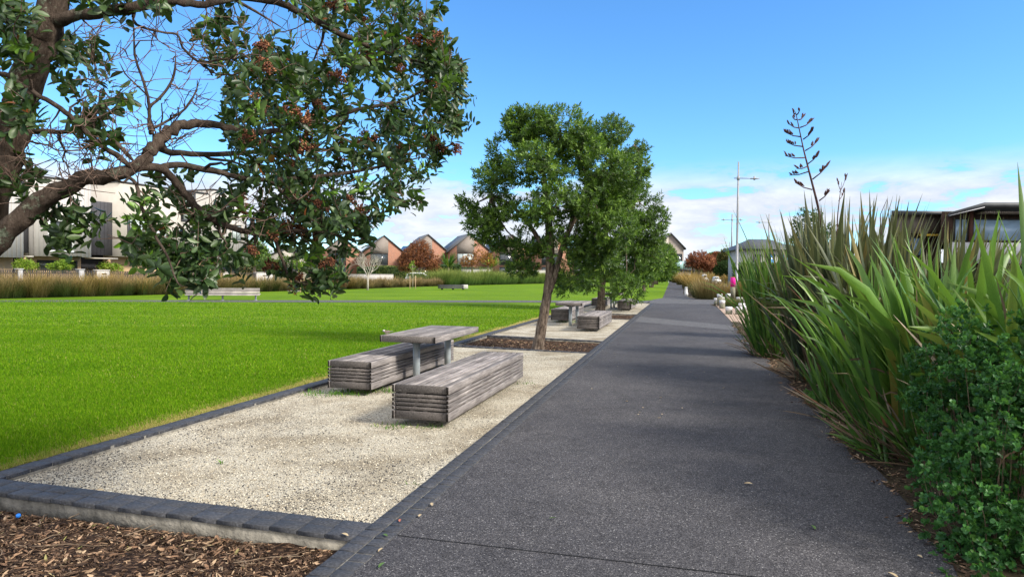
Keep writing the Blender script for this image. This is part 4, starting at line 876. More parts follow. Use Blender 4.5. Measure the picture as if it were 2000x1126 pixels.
flax('flax_plant', 'lower green flax between the tallest flax and the broad leaved one, leaning over the path', cG,
     [dict(n=85, l0=1.2, l1=2.0, w0=.07, w1=.105, lean0=.0, lean1=.45, b0=.1, b1=1.3, r=.40, rn=(.1, .95)), dict(n=320, l0=.4, l1=1.2, w0=.028, w1=.05, lean0=.05, lean1=.62, b0=-.1, b1=.7, r=.58, az=3.0, azs=1.2, rn=(0, .7))],
     [dict(n=150, l0=.2, l1=.9, w0=.012, w1=.03, lean0=.4, lean1=1.5, b0=-.2, b1=.4, r=.62, az=3.0, azs=.9, fold=0)], M_FLB)
cF = ST(5.9, 2.85)
flax('flax_plant', 'broad leaved flax with long upright blades in front of the brown building', cF,
     [dict(n=105, l0=1.4, l1=2.2, w0=.09, w1=.135, lean0=.0, lean1=.5, b0=.2, b1=1.9, r=.55, rn=(.1, .97)), dict(n=16, l0=2.0, l1=2.65, w0=.10, w1=.14, lean0=.0, lean1=.24, b0=.0, b1=.4, r=.45, rn=(.2, .9))],
     [dict(n=34, l0=.8, l1=1.9, w0=.03, w1=.07, lean0=.1, lean1=.9, b0=0, b1=2.2, r=.5, fold=0)], M_FLB)
# seed stalks of the tall flax
def stalk(name, pts, Y, r0, sprays, parent):
    P = np.array([Wp(x, y, Y) for x, y in pts]); o0 = np.array([cC[0], cC[1], -.01])
    u = np.linspace(0, 1, 20); uu = np.linspace(0, 1, len(P)); Q = np.stack([np.interp(u, uu, P[:, k]) for k in range(3)], 1)
    mb = MB(); mb.tube(Q, np.linspace(r0, r0*.22, 20), 7, thick=0)
    PODS = []
    for (ax, ay, bx, by, n) in sprays:
        dy = rng.uniform(-.25, .25); a = Wp(ax, ay, Y); b = Wp(bx, by, Y+dy); mid = (a+b)/2+np.array([0, 0, -.03*np.linalg.norm(b-a)-.01])
        mb.tube([a, mid, b], [r0*.5, r0*.4, r0*.3], 5)
        pods = MB(); PODS.append(pods)
        for q in range(n):
            f = rng.uniform(.45, 1.0); s_ = a+(b-a)*f; d = unit((b-a)*.5+np.array([rng.normal()*.05, rng.normal()*.05, .13+.05*rng.random()])); L_ = rng.uniform(.05, .10)
            side = rng.standard_normal(3)*.006; pods.tube([s_, s_+d*L_*.35+side, s_+d*L_*.7+side, s_+d*L_], [.004, .0125, .0105, .002], 6)
    s = mb.build(name, M_STALK, parent, origin=o0)
    for pods in PODS: pods.build('seed_pods', M_STALK, s, origin=o0)
stalk('seed_stalk', [(1616, 560), (1608, 470), (1600, 413), (1592, 380), (1585, 353), (1579, 330), (1574, 310), (1569, 290), (1565, 271), (1560, 247), (1556, 228), (1553, 218)], 11.3, .023,
      [(1586, 370, 1553, 356, 9), (1579, 335, 1542, 342, 7), (1577, 325, 1556, 329, 6), (1571, 308, 1534, 304, 10), (1567, 286, 1537, 278, 9), (1564, 267, 1535, 259, 10), (1561, 250, 1541, 242, 7), (1557, 234, 1548, 229, 3), (1553, 222, 1549, 219, 2),
       (1600, 392, 1621, 372, 6), (1587, 350, 1618, 321, 11), (1578, 320, 1599, 300, 10), (1573, 294, 1598, 274, 11), (1569, 272, 1588, 254, 9), (1563, 249, 1584, 237, 8), (1560, 234, 1570, 227, 4), (1556, 224, 1562, 215, 2)], tC)
stalk('seed_stalk', [(1630, 560), (1636, 420), (1640, 385), (1644, 355)], 11.2, .012, [(1638, 392, 1650, 372, 4), (1640, 375, 1652, 348, 5), (1641, 370, 1636, 352, 3)], tC)
stalk('seed_stalk', [(1716, 560), (1722, 470), (1719, 420), (1733, 388)], 10.6, .013, [], tC)
stalk('seed_stalk', [(1733, 520), (1738, 450), (1733, 388)], 10.6, .012, [], tC)
# ---- small leaved shrub in the right foreground
M_COP = leafmat('small_round_leaf', [(0, (.014, .050, .018)), (.4, (.030, .105, .030)), (.75, (.070, .20, .052)), (.96, (.15, .30, .06)), (1, (.60, .45, .03))], .45, .3, .28, (.16, .38, .04))
def shrub(name, label, blobs, nt, per, ll, ww, mat, cat='shrub', nb=60, stem=.012, inner=.35, up=.15, gap=0, bright=0, base=None, simple=True):
    c = np.mean([b[0] for b in blobs], axis=0); base = np.array([c[0], c[1], -.01]) if base is None else base
    t = thing(name, label, cat, base); cm, P = crown(blobs, nt, per, ll, ww, up, inner, bright, gap=gap, simple=simple)
    k = P[:, 2] > .02
    cm.build('foliage', mat, t, origin=base); tm = MB()
    for i in rng.permutation(len(P))[:nb]:
        p = P[i]; b = base+np.array([(p[0]-base[0])*.6, (p[1]-base[1])*.6, 0]); branches(tm, b, [p], 1, stem, 4, 0)
    tm.build('stems', M_DEADTWIG, t, origin=base); return t
cb = [(1868, 735, 5.05, .36), (1935, 705, 4.7, .40), (1885, 830, 4.85, .40), (1960, 850, 4.35, .48), (1868, 935, 4.85, .30), (1945, 980, 4.15, .45), (1905, 1040, 4.45, .32), (1975, 1085, 3.8, .42), (2060, 900, 4.1, .55), (2060, 740, 4.5, .48), (1945, 1130, 4.0, .30)]
CB = [(Wp(x, y, Y), (r, r, r*.95)) for x, y, Y, r in cb]
shrub('leafy_shrub', 'dense shrub of small round glossy leaves filling the bottom right corner', CB, 4800, 9, .029, .024, M_COP, nb=170, stem=.005, inner=.35, gap=3.2, simple=False)
CB2 = [(ST(s, t, z), (.6, .6, .6)) for s, t, z in ((3.2, 2.95, .45), (2.3, 2.8, .5), (1.3, 2.8, .5), (.3, 2.8, .5), (-.8, 2.8, .5), (2.5, 3.4, .9), (.8, 3.4, .9))]  # unseen hedge blobs added to shade the foreground path
shrub('leafy_shrub', 'unseen continuation of the small leaved planting, added right of the frame edge for its shade', CB2, 900, 9, .04, .03, M_COP, nb=40, stem=.008)
M_HEDGE = leafmat('hedge_leaf', [(0, (.012, .035, .012)), (.5, (.03, .075, .02)), (1, (.10, .18, .04))], .5, .3, .15)
shrub('dark_shrub', 'dark green shrub mass behind the flax clumps on the right', [(ST(s, t, z), (1.3, 1.3, .95)) for s, t, z in ((9, 6.2, .6), (11.5, 6.0, .8), (14, 5.4, .8), (7, 6.4, .5), (16.5, 4.6, .7))], 2600, 8, .10, .045, M_HEDGE, nb=30, stem=.02)
shrub('dark_shrub', 'dark round shrub showing between the two nearer flax plants and the hipped roof house', [(Wp(1578, 435, 18), (.3, .3, .35)), (Wp(1590, 480, 18), (.6, .6, .6)), (Wp(1600, 520, 18), (.7, .7, .7))], 900, 8, .08, .04, M_HEDGE, nb=14, stem=.02)
# small herbs at the path edge
M_HERB = leafmat('herb_leaf', [(0, (.03, .10, .02)), (1, (.10, .25, .04))], .5, .3, .25)
shrub('ground_herb', 'low bright green herb at the path edge under the tallest flax', [(ST(9.6, 1.70, .05), (.12, .4, .09))], 160, 8, .03, .02, M_HERB, 'herb', 8, .003)
shrub('ground_herb', 'low green herb at the path edge before the narrow leaved flax', [(ST(17.2, 1.85, .10), (.25, .45, .18))], 200, 8, .05, .03, M_HERB, 'herb', 8, .004)
# ---- tussock grasses
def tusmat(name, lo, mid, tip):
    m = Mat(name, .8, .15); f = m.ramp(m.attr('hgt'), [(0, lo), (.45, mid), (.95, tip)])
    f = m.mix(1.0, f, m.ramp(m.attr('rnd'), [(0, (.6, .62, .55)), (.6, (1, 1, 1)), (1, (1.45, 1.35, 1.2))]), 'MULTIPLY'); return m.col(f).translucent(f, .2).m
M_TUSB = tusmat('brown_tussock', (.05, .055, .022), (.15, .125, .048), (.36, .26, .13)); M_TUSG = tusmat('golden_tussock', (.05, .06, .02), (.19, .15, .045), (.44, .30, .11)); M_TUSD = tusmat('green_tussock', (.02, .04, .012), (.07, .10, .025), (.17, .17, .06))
def tussock_mb(n=420, h=1.3, w=.018, r=.28):
    mb = MB(); a = rng.random(n)*6.283; q = r*np.sqrt(rng.random(n)); P = np.stack([np.cos(a)*q, np.sin(a)*q, np.zeros(n)], 1)
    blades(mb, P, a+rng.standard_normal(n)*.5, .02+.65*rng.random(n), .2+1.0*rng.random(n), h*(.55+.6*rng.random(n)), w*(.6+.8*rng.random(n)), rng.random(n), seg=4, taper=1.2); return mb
def tuss(px, py, h, lb, mat, r=.3, n=420, w=None):
    p = G(px, py); o = tussock_mb(n, h, w or max(.012, p[1]*.00040), r).build('tussock_grass', mat); o.location = Vector(p); return tag(o, lb, 'tussock grass', 'tussock grasses right of the path')
for px, py, h, lb, mt, r in [
    (1380, 584, 1.65, 'large brown green tussock at the path bend, left of the white topped posts', M_TUSB, .8), (1366, 581, 1.3, 'lower tussock on the left flank of the large brown one', M_TUSD, .5),
    (1404, 583, 1.25, 'golden tussock directly behind the left group of white topped posts', M_TUSG, .5), (1417, 580, 1.3, 'golden tussock just left of the pink topped post', M_TUSG, .45), (1446, 580, 1.4, 'golden tussock just right of the pink topped post', M_TUSG, .5),
    (1425, 598, .55, 'low dark green tussock among the white topped posts, left one', M_TUSD, .45), (1436, 600, .5, 'low dark green tussock among the white topped posts, right one', M_TUSD, .45), (1452, 597, .5, 'low tussock behind the rightmost white topped posts', M_TUSD, .4),
    (1352, 564, 2.3, 'tall orange brown tussock on the far bend of the path', M_TUSG, 1.2), (1362, 566, 1.9, 'orange brown tussock right of the tall one on the bend', M_TUSG, .9), (1340, 556, 2.3, 'far tan tussock where the path disappears', M_TUSG, 1.6), (1328, 552, 2.0, 'green gold tussock at the end of the path, left side', M_TUSG, 1.8), (1316, 550, 1.8, 'yellow green tussock below the bright clipped hedge', M_TUSD, 1.5)]:
    tuss(px, py, h, lb, mt, r, 700 if r > .7 else 420)
def band(name, px0, px1, py, h, depth, label, mat, n, r=.6, hv=.25, wk=.00042, py2=None):
    mb = MB(); py2 = py if py2 is None else py2
    for i in range(n):
        f = rng.random(); b = G(px0+(px1-px0)*f, py+(py2-py)*f)+np.array([0, 1, 0])*depth*rng.random(); k = 120
        s_ = h*(1+hv*rng.normal()); a = rng.random(k)*6.283; q = r*np.sqrt(rng.random(k)); P = b+np.stack([np.cos(a)*q, np.sin(a)*q, np.zeros(k)], 1)
        blades(mb, P, a+rng.standard_normal(k)*.5, .02+.6*rng.random(k), .2+.9*rng.random(k), s_*(.55+.55*rng.random(k)), max(.012, b[1]*wk)*(.6+.8*rng.random(k)), np.clip(rng.random()*.6+.4*rng.random(k), 0, 1), seg=3, taper=1.2)
    return tag(mb.build(name, mat), label, 'grass', kind='stuff')
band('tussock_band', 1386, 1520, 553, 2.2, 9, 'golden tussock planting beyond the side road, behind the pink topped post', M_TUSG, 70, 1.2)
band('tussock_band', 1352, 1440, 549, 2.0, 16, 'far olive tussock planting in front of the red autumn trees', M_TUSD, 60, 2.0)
# ---- white topped timber posts
M_PWHITE = mottled('white_post_paint', (.62, .62, .64), (.80, .80, .81), 20, .7, .3, .05); M_PTIMB = mottled('grey_green_timber', (.12, .13, .10), (.30, .28, .21), 14, .9, .1, .4); M_PINK = mottled('magenta_paint', (.70, .012, .26), (.82, .02, .34), 6, .6, .3, 0)
PG = 'white topped timber posts beside the path'
def post(px, top, base, w, lb, name='timber_post', wh=None, capm=None, cap_y=None, cat='post', grp=PG, Y=None):
    b = G(px, base) if Y is None else np.array([Wp(px, base, Y)[0], Y, 0]); z1 = Wp(px, top, b[1])[2]; r = w/2*b[1]/FPX
    wh_ = (z1-Wp(px, cap_y, b[1])[2]) if cap_y else (wh or .17)
    t = thing(name, lb, cat, b, 0, grp); mb = MB(); mb.tube([(0, 0, -.05), (0, 0, z1-wh_)], [r, r*.985], 18, jag=.012); mb.build('shaft', M_PTIMB, t)
    mb = MB(); mb.tube([(0, 0, z1-wh_), (0, 0, z1-.012), (0, 0, z1)], [r*1.012, r*1.012, r*.94], 20); mb.build('painted_top', capm or M_PWHITE, t); return t
for x, tp, bs, w, lb in [(1423.4, 598.8, 612.8, 12.7, 'short white topped post at the front left, alone on the pink gravel'), (1442.5, 598.8, 613.5, 12.7, 'short white topped post at the front, right of the lone one'),
    (1448.4, 592, 607, 12.5, 'white topped post just behind the front right pair'), (1455, 597, 611, 12.5, 'white topped post at the front, touching the flax leaves'), (1410.3, 586, 601.8, 10.8, 'mid height white topped post nearest the path edge'),
    (1405.4, 574, 596.4, 10.3, 'tallest white topped post of the left group'), (1398.5, 582, 594.5, 8.5, 'white topped post half hidden left of the tallest one'), (1410.5, 580, 593, 8.5, 'white topped post half hidden right of the tallest one'),
    (1421.7, 573, 588, 9, 'white topped post directly left of the pink topped post'), (1443.7, 580, 597, 11, 'white topped post with slanted top behind the low tussocks'), (1457.5, 583, 601, 10, 'white topped post at the right rear beside the flax'),
    (1340.5, 571, 577.5, 6.5, 'nearest of the small white posts at the far bend of the path'), (1339.8, 567.5, 573, 6, 'second small white post at the far bend of the path'), (1340, 564, 569.5, 5.5, 'third small white post at the far bend of the path'), (1340.2, 560, 566, 5.5, 'farthest small white post at the far bend of the path')]:
    post(x, tp, bs, w, lb, wh=.17 if bs > 580 else .26)
t = post(1431, 541.5, 582, 9.4, 'tall round timber post with a bright magenta painted top, among the tussocks', 'marker_post', capm=M_PINK, cap_y=560, grp='marker post')
del t['group']
mb = MB(); b = G(1431, 582); z1 = Wp(1431, 541.5, b[1])[2]; mb.cyl(0, 0, z1+.001, z1+.035, 9.5/2*b[1]/FPX, k=20); mb.build('cap_band', mottled('orange_band', (.55, .20, .05), (.6, .3, .1), 5, .6, .2, 0), t)
# ---- street lamps
M_LAMP = mottled('lamp_paint', (.24, .245, .27), (.30, .305, .33), 4, .45, .4, 0); M_LENS = mottled('lamp_lens', (.5, .5, .5), (.6, .6, .6), 4, .3, .5, 0)
def lamp(px, base, Y, H, arms, lb, r=.11, ang=0):
    b = np.array([Wp(px, base, Y)[0], Y, 0]); t = thing('street_lamp', lb, 'street lamp', b, ang, 'tall grey street lamps'); mb = MB()
    mb.tube([(0, 0, 0), (0, 0, .35), (0, 0, .36), (0, 0, H*.55), (0, 0, H)], [r*1.25, r*1.25, r, r*.85, r*.52], 12); mb.build('pole', M_LAMP, t)
    for z, x0, x1, hx in arms:
        a = MB(); a.tube([(x0, 0, z), (x1, 0, z+.0)], [.035, .035], 8); a.box(-.09, .09, -.09, .09, z-.14, z+.14); a.build('arm', M_LAMP, t)
        for h_ in hx:
            q = MB(); q.cbox(h_-.30, h_+.30, -.10, .10, z-.05, z+.03, .02); q.box(h_-.06, h_+.06, -.05, .05, z-.13, z+.16); hd = q.build('lamp_head', M_LAMP, t)
            q = MB(); q.box(h_-.22, h_+.22, -.07, .07, z-.058, z-.0505); q.build('lens', M_LENS, hd)
    return t
def lampz(px, py, Y): return Wp(px, py, Y)[2]
Y1 = 54.0; H1 = lampz(1441, 316, Y1); za = lampz(1441, 348, Y1)
lamp(1438, 584, Y1, H1, [(za, -.32, 1.65, [1.25])], 'nearest tall street lamp, single arm reaching right, behind the pink topped post')
lamp(1428, 545, 98, lampz(1430, 418, 98), [(lampz(1430, 429, 98), -1.4, 1.4, [-1.2, 1.2])], 'double armed street lamp just left of the nearest one', .16)
lamp(1500, 545, 96, lampz(1502, 418, 96), [(lampz(1502, 434, 96), -1.8, .4, [-1.35])], 'street lamp with one arm to the left, rising behind the flax', .14)
lamp(1424, 540, 190, lampz(1424, 472, 190), [(lampz(1424, 480, 190), -1.3, .5, [-1.0])], 'distant street lamp close to the left side of the double armed one', .20)
lamp(1408.5, 540, 215, lampz(1408, 485, 215), [(lampz(1408, 486, 215), -.2, 1.2, [1.0])], 'farthest street lamp, short, above the red trees', .24)

# leaf litter gathered along the ragged right edge of the path
mb = MB(); n = 9000; s_ = 1.5+rng.random(n)*22; t_ = 1.55+.07*np.sin(s_*2.3)+.05*np.sin(s_*7.1)+np.abs(rng.standard_normal(n))*.10-np.maximum(0, rng.standard_normal(n))*.09*(rng.random(n) < .4)
P = UD*s_[:, None]+ND*t_[:, None]; P[:, 2] = .006+.012*rng.random(n); D = rng.standard_normal((n, 3)); D[:, 2] *= .2; Lg = .012+.06*rng.random(n)**2.5
leaves(mb, P, D, rng.standard_normal((n, 3))*.4+np.array([0, 0, 1.0]), Lg, Lg*(.15+.25*rng.random(n)), rng.random(n), .1, simple=True)
tag(mb.build('leaf_litter', M_CHIP), 'brown leaf litter along the foot of the flax plants at the path edge', 'leaf litter', kind='stuff')
mb = MB(); V = []; n = 240
for i in range(n+1):
    q = -2+28*i/n; w = 1.56+.06*math.sin(q*2.3)+.04*math.sin(q*7.1)+rng.normal()*.012; V += [tuple(ST(q, w, .004)), tuple(ST(q, 1.9, .004))]
mb.add(V, np.array([(2*i, 2*i+1, 2*i+3, 2*i+2) for i in range(n)])); o = mb.build('soil_edge', M_EARTH); o['kind'] = 'structure'
# ================================================================== houses, fences and trees across the lawn
m = Mat('red_brick', .9, .1); c = m.coord(); br = m.n('ShaderNodeTexBrick'); br.inputs['Scale'].default_value = 1.0
for k, v in (('Color1', (.33, .135, .08, 1)), ('Color2', (.24, .10, .065, 1)), ('Mortar', (.30, .24, .20, 1))): br.inputs[k].default_value = v
br.inputs['Brick Width'].default_value = .24; br.inputs['Row Height'].default_value = .086; br.inputs['Mortar Size'].default_value = .010
mp = m.n('ShaderNodeMapping'); mp.inputs['Rotation'].default_value = (math.pi/2, 0, 0); tcn = m.n('ShaderNodeTexCoord'); m.l(tcn.outputs['Object'], mp.inputs[0]); m.l(mp.outputs[0], br.inputs['Vector'])
M_BRICK = m.col(br.outputs['Color']).m
M_STUCCO = mottled('taupe_render', (.22, .19, .17), (.27, .235, .215), 2, .9, .1, .05); M_ROOF = mottled('dark_metal_roof', (.055, .06, .07), (.085, .09, .10), 2, .55, .3, 0)
M_BLUEROOF = mottled('blue_grey_panels', (.05, .09, .20), (.09, .14, .27), 1.5, .35, .5, 0); M_FRAME = mottled('dark_window_frame', (.025, .027, .03), (.035, .037, .04), 3, .5, .3, 0)
def glassmat(name, col, rough=.06, cur=None):
    m = Mat(name, rough, .8); c = m.coord()
    if cur: m.col(m.ramp(m.noise(1.5, 2, .5, m.coord(scale=(9, 9, .3))), [(.35, col), (.65, cur)]))
    else: m.col(m.ramp(m.noise(.8, 3, .6, c), [(.35, col), (.65, tuple(q*1.6 for q in col))]))
    return m.m
M_GLASS = glassmat('dark_window_glass', (.03, .037, .042)); M_CURT = glassmat('curtained_glass', (.30, .36, .37), .15, (.52, .57, .57)); M_SKYG = glassmat('sky_painted_glass', (.22, .33, .47), .30)  # last glass: sky reflection painted into its base colour
M_LINTEL = mottled('pale_concrete', (.36, .33, .29), (.44, .41, .37), 2, .9, .1, .1)
def window(parent, x0, x1, z0, z1, y, n=2, mat=None, fr=None, fw=.07, name='window'):
    mb = MB(); mb.box(x0, x1, y-.06, y+.02, z1-fw, z1); mb.box(x0, x1, y-.06, y+.02, z0, z0+fw)
    for i in range(n+1):
        x = x0+(x1-x0-fw)*i/n; mb.box(x, x+fw, y-.058, y+.02, z0+fw, z1-fw)
    f = mb.build(name, fr or M_FRAME, parent); p = MB(); p.box(x0+.02, x1-.02, y-.025, y+.015, z0+.02, z1-.02); p.build('pane', mat or M_GLASS, f); return f
def gable(parent, w, dep_, ze, zr, wall, roofm=None, over=.35, x0=None, name='wall'):
    h = w/2; mb = MB(); mb.yprism([(-h, -.3), (h, -.3), (h, ze), (0, zr), (-h, ze)], 0, dep_); mb.build(name, wall, parent)
    sl = (zr-ze)/h; mb = MB()
    for sg in (-1, 1):
        xe = sg*(h+over); zE = ze-sl*over; pts = [(0, zr+.03), (0, zr+.24), (xe, zE+.24), (xe, zE+.03)]; mb.yprism(pts if sg < 0 else pts[::-1], -.22, dep_+over)
    return mb.build('roof', roofm or M_ROOF, parent)
def brickhouse(px, apy, label, mirror=False):
    Y = 135; K = 135/105; base = Wp(px, 540, Y); base[2] = 0; Zp = lambda py: Wp(px, py, Y)[2]; zr = Zp(apy); ze = zr-2.55*K; rz = math.radians(16)
    t = thing('brick_house', label, 'house', base, rz, 'gabled brick houses across the lawn'); rf = gable(t, 6.3*K, 12, ze, zr, M_BRICK, over=.45)
    mb = MB(); s = (zr-ze)/3.15/K; f = lambda x: zr-abs(x)*s-.02; A, B = -2.05*K, .62*K; zt_ = Zp(494)
    mb.yprism([(A, zt_), (B, zt_), (B, f(B)), (0, f(0)), (A, f(A))], -.05, .02); mb.build('render_panel', M_STUCCO, t)
    window(t, A+.05, B-.05, Zp(518), zt_-.05, -.02, 3, M_CURT if 900 < px < 950 else M_GLASS, fw=.1); window(t, A+.05, B-.05, .1, Zp(521), -.02, 3, M_GLASS, fw=.1)
    mb = MB(); mb.cyl(1.2, 3.5, f(1.2)+.1, f(1.2)+.7, .10, k=8); mb.build('flue', M_DARKST, rf)
    return t
for px, ay, lb in [(750, 461, 'brick house with dark gable standing behind the bare tree'), (835.5, 459, 'brick house half hidden by the round russet autumn tree'), (918, 457.5, 'brick house with tall curtained window behind the spiky palm'), (1000, 459.5, 'brick house seen through the leaves of the leaning evergreen'), (1082, 462, 'brick house at the right end of the row, hidden behind the evergreen crowns'), (668, 463, 'leftmost brick house, hidden behind the hanging foliage of the big tree')]:
    brickhouse(px, ay, lb)
for i, (a, b, lb) in enumerate([(786, 806, 'blue grey linking roof between the first and second brick houses'), (871, 888, 'blue grey linking roof between the second and third brick houses'), (954, 972, 'blue grey linking roof between the third and fourth brick houses')]):
    Y = 142; x0 = Wp(a-6, 500, Y)[0]; x1 = Wp(b+6, 500, Y)[0]; t = thing('link_building', lb, 'building', ((x0+x1)/2, Y, 0)); w = (x1-x0)/2
    mb = MB(); mb.box(-w, w, 0, 6, -.3, 5.6); mb.build('wall', M_STUCCO, t)
    mb = MB(); V = [(-w-.2, -.4, 5.62), (w+.2, -.4, 5.62), (w+.2, 6, 7.1), (-w-.2, 6, 7.1), (-w-.2, -.4, 5.82), (w+.2, -.4, 5.82), (w+.2, 6, 7.3), (-w-.2, 6, 7.3)]
    mb.add(V, np.array([(3, 2, 1, 0), (4, 5, 6, 7), (0, 1, 5, 4), (1, 2, 6, 5), (2, 3, 7, 6), (3, 0, 4, 7)])); mb.build('roof', M_BLUEROOF, t)
    mb = MB(); mb.tube([(0, 3, 6.5), (0, 3, 8.4)], [.03, .03], 6); mb.tube([(-.35, 3, 8.1), (.35, 3, 8.1)], [.025, .025], 6); mb.tube([(-.25, 3, 7.8), (.25, 3, 7.8)], [.025, .025], 6); mb.build('aerial', M_LINTEL, t)
# gabled house with the glass balcony at the end of the path
Y = 105; base = Wp(1309, 540, Y); base[2] = 0; zr = Wp(1309, 457, Y)[2]
t = thing('gabled_house', 'taupe gabled house with glass balcony beyond the end of the path', 'house', base, math.radians(-4)); gable(t, 3.9, 11, zr-2.0, zr, M_STUCCO)
mb = MB(); mb.yprism([(-1.9, 2.6), (-.35, 2.6), (-.35, zr-.42), (-1.9, zr-1.98)], -.06, .02); mb.build('render_panel', M_LINTEL, t)
window(t, .5, 1.75, 2.75, 4.9, -.02, 1, M_GLASS)
mb = MB(); mb.box(.1, 3.4, -1.6, -.02, 2.35, 2.6); mb.box(.1, .22, -1.58, -1.46, -.3, 2.35); mb.box(1.6, 1.72, -1.58, -1.46, -.3, 2.35); mb.box(3.2, 3.34, -1.58, -1.46, -.3, 2.35); mb.box(1.96, 3.4, -.02, 4, 2.35, 2.6); dk = mb.build('balcony', M_DARKST, t)
mb = MB(); mb.box(.12, 1.66, -1.57, -1.54, 2.62, 3.75); mb.box(1.74, 3.36, -1.57, -1.54, 2.62, 3.75); mb.build('glass_panel', mottled('sea_green_glass', (.25, .40, .40), (.30, .46, .46), 1, .15, .6, 0), dk)
window(t, -1.5, 1.6, .1, 2.2, -.02, 2, M_GLASS, name='door')
mb = MB(); mb.box(1.96, 5.5, 1, 1.2, 1.2, 1.35); mb.box(5.3, 5.45, .9, 1.05, -.3, 1.9); mb.box(3.4, 5.5, .9, 3, 1.9, 2.05); mb.build('pergola', M_DARKST, t)
SH = 185/105; t.scale = (SH,)*3; t.location = Vector((float(base[0])*SH, 185, EYE-EYE*SH))
# ---- townhouses: a receding row of box fronted units
FQ = np.array([-41.8, 43.5]); FD = unit(np.array([.39, .92])); FB = np.array([-FD[1], FD[0]]); FRZ = math.atan2(FD[1], FD[0])
def onrow(px, py=500, b=0.0):
    d = ray(px, py); q = FQ+FB*b; A = np.array([[d[0], -FD[0]], [d[1], -FD[1]]]); t_, k_ = np.linalg.solve(A, q); return k_, EYE+d[2]*t_
M_WCLAD = mottled('white_cladding', (.42, .40, .39), (.50, .475, .46), 1, .8, .2, .03); M_GCLAD = mottled('grey_cladding', (.045, .045, .053), (.07, .07, .08), 1, .8, .2, .03); M_PEACH = mottled('pale_ochre_render', (.42, .29, .18), (.50, .36, .24), 1, .9, .1, .03); M_DKWALL = mottled('charcoal_wall', (.035, .035, .042), (.055, .055, .062), 1, .9, .1, 0)
def unitbox(label, pa, pb, ytop, ybot, wins, low, clad=None, sidew=None, ribs=True, gap=None):
    ka, kb = onrow(pa)[0], onrow(pb)[0]; o = FQ+FD*ka; t = thing('townhouse', label, 'house', (o[0], o[1], 0), FRZ, 'box fronted townhouses at the left')
    pm = (pa+pb)/2; z1 = onrow(pm, ytop)[1]; z0 = onrow(pm, ybot)[1]; L_ = kb-ka
    mb = MB(); mb.box(0, L_, 0, 9, z0, z1)
    if ribs:
        n = int(L_/.32)
        for i in range(n): x = (i+.5)*L_/n; mb.box(x-.025, x+.025, -.035, 0, z0, z1)
        for i in range(14): y = .3+i*.6; mb.box(-.035, 0, y-.025, y+.025, z0, z1)
    mb.build('upper_wall', clad or M_WCLAD, t)
    mb = MB(); mb.box(-.08, L_+.08, -.08, 9.08, z1, z1+.14); mb.build('roof', M_DARKST, t)
    mb = MB(); mb.box(-.02, L_, 1.3, 9, -.4, z0); mb.build('lower_wall', M_PEACH if low else M_GCLAD, t)
    for (wa, wb, ya, yb, mt, fr) in wins:
        x0, x1 = onrow(wa)[0]-ka, onrow(wb)[0]-ka; zz1 = onrow((wa+wb)/2, ya)[1]; zz0 = onrow((wa+wb)/2, yb)[1]
        if fr: q = MB(); q.box(x0-.18, x1+.18, -.10, .0, zz1, zz1+.14); q.box(x0-.18, x1+.18, -.10, 0, zz0-.14, zz0); q.box(x0-.18, x0-.01, -.10, 0, zz0, zz1); q.box(x1+.01, x1+.18, -.10, 0, zz0, zz1); q.build('window_surround', fr, t)
        window(t, x0, x1, zz0, zz1, -.04, 2, mt)
    if low:
        wa, wb, ya, yb = low; x0 = onrow(wa, 515, 1.3)[0]-ka; x1 = onrow(wb, 515, 1.3)[0]-ka; window(t, x0, x1, onrow((wa+wb)/2, yb, 1.3)[1], onrow((wa+wb)/2, ya, 1.3)[1], 1.27, 3, M_GLASS, fw=.1, name='ground_window')
    if gap:
        g0, g1, yt, mt = gap; x0 = onrow(g0)[0]-ka; x1 = onrow(g1)[0]-ka; zt = onrow((g0+g1)/2, yt)[1]
        q = MB(); q.box(x0, x1, 1.0, 9, 2.9, zt); 
        for i in range(int((x1-x0)/.35)): x = x0+.2+i*.35; q.box(x-.02, x+.02, .97, 1.0, 2.9, zt)
        q.build('recessed_wall', mt, t); q = MB(); q.box(x0, x1, 2.2, 9, -.4, 2.9); q.build('entry_wall', M_DKWALL, t)
        q = MB(); q.box(x0+.3, x1-.3, -.1, 1.2, 2.55, 2.65); q.build('porch_roof', M_LINTEL, t)
    return t
unitbox('white townhouse at the far left edge, mostly behind the trunk', -190, 46, 345, 500, [(-45, 6, 402, 450, M_SKYG, M_LINTEL)], (-150, -20, 506, 526), gap=(46, 72, 352, M_GCLAD))
unitbox('white ribbed townhouse with a framed dark window above an ochre ground floor', 72, 178, 352, 501, [(97, 139, 432, 489, M_GLASS, M_PWHITE)], (72, 150, 508, 527), gap=(178, 235, 392, M_GCLAD))
unitbox('cream townhouse with two curtained windows and grey shutters', 235, 405, 368, 503, [(252, 292, 427, 468, M_CURT, M_GCLAD), (356, 378, 378, 430, M_CURT, M_GCLAD), (300, 326, 505-60, 475, M_CURT, M_LINTEL)], (325, 385, 514, 529), clad=mottled('cream_render', (.42, .385, .35), (.49, .455, .42), 1, .85, .15, .03), ribs=False, gap=(405, 416, 385, M_GCLAD))
unitbox('last pale townhouse of the row, with a wide ground floor window', 416, 482, 376, 510, [(428, 446, 400, 430, M_CURT, M_GCLAD), (452, 470, 440, 470, M_CURT, M_LINTEL)], (421, 466, 517, 532))
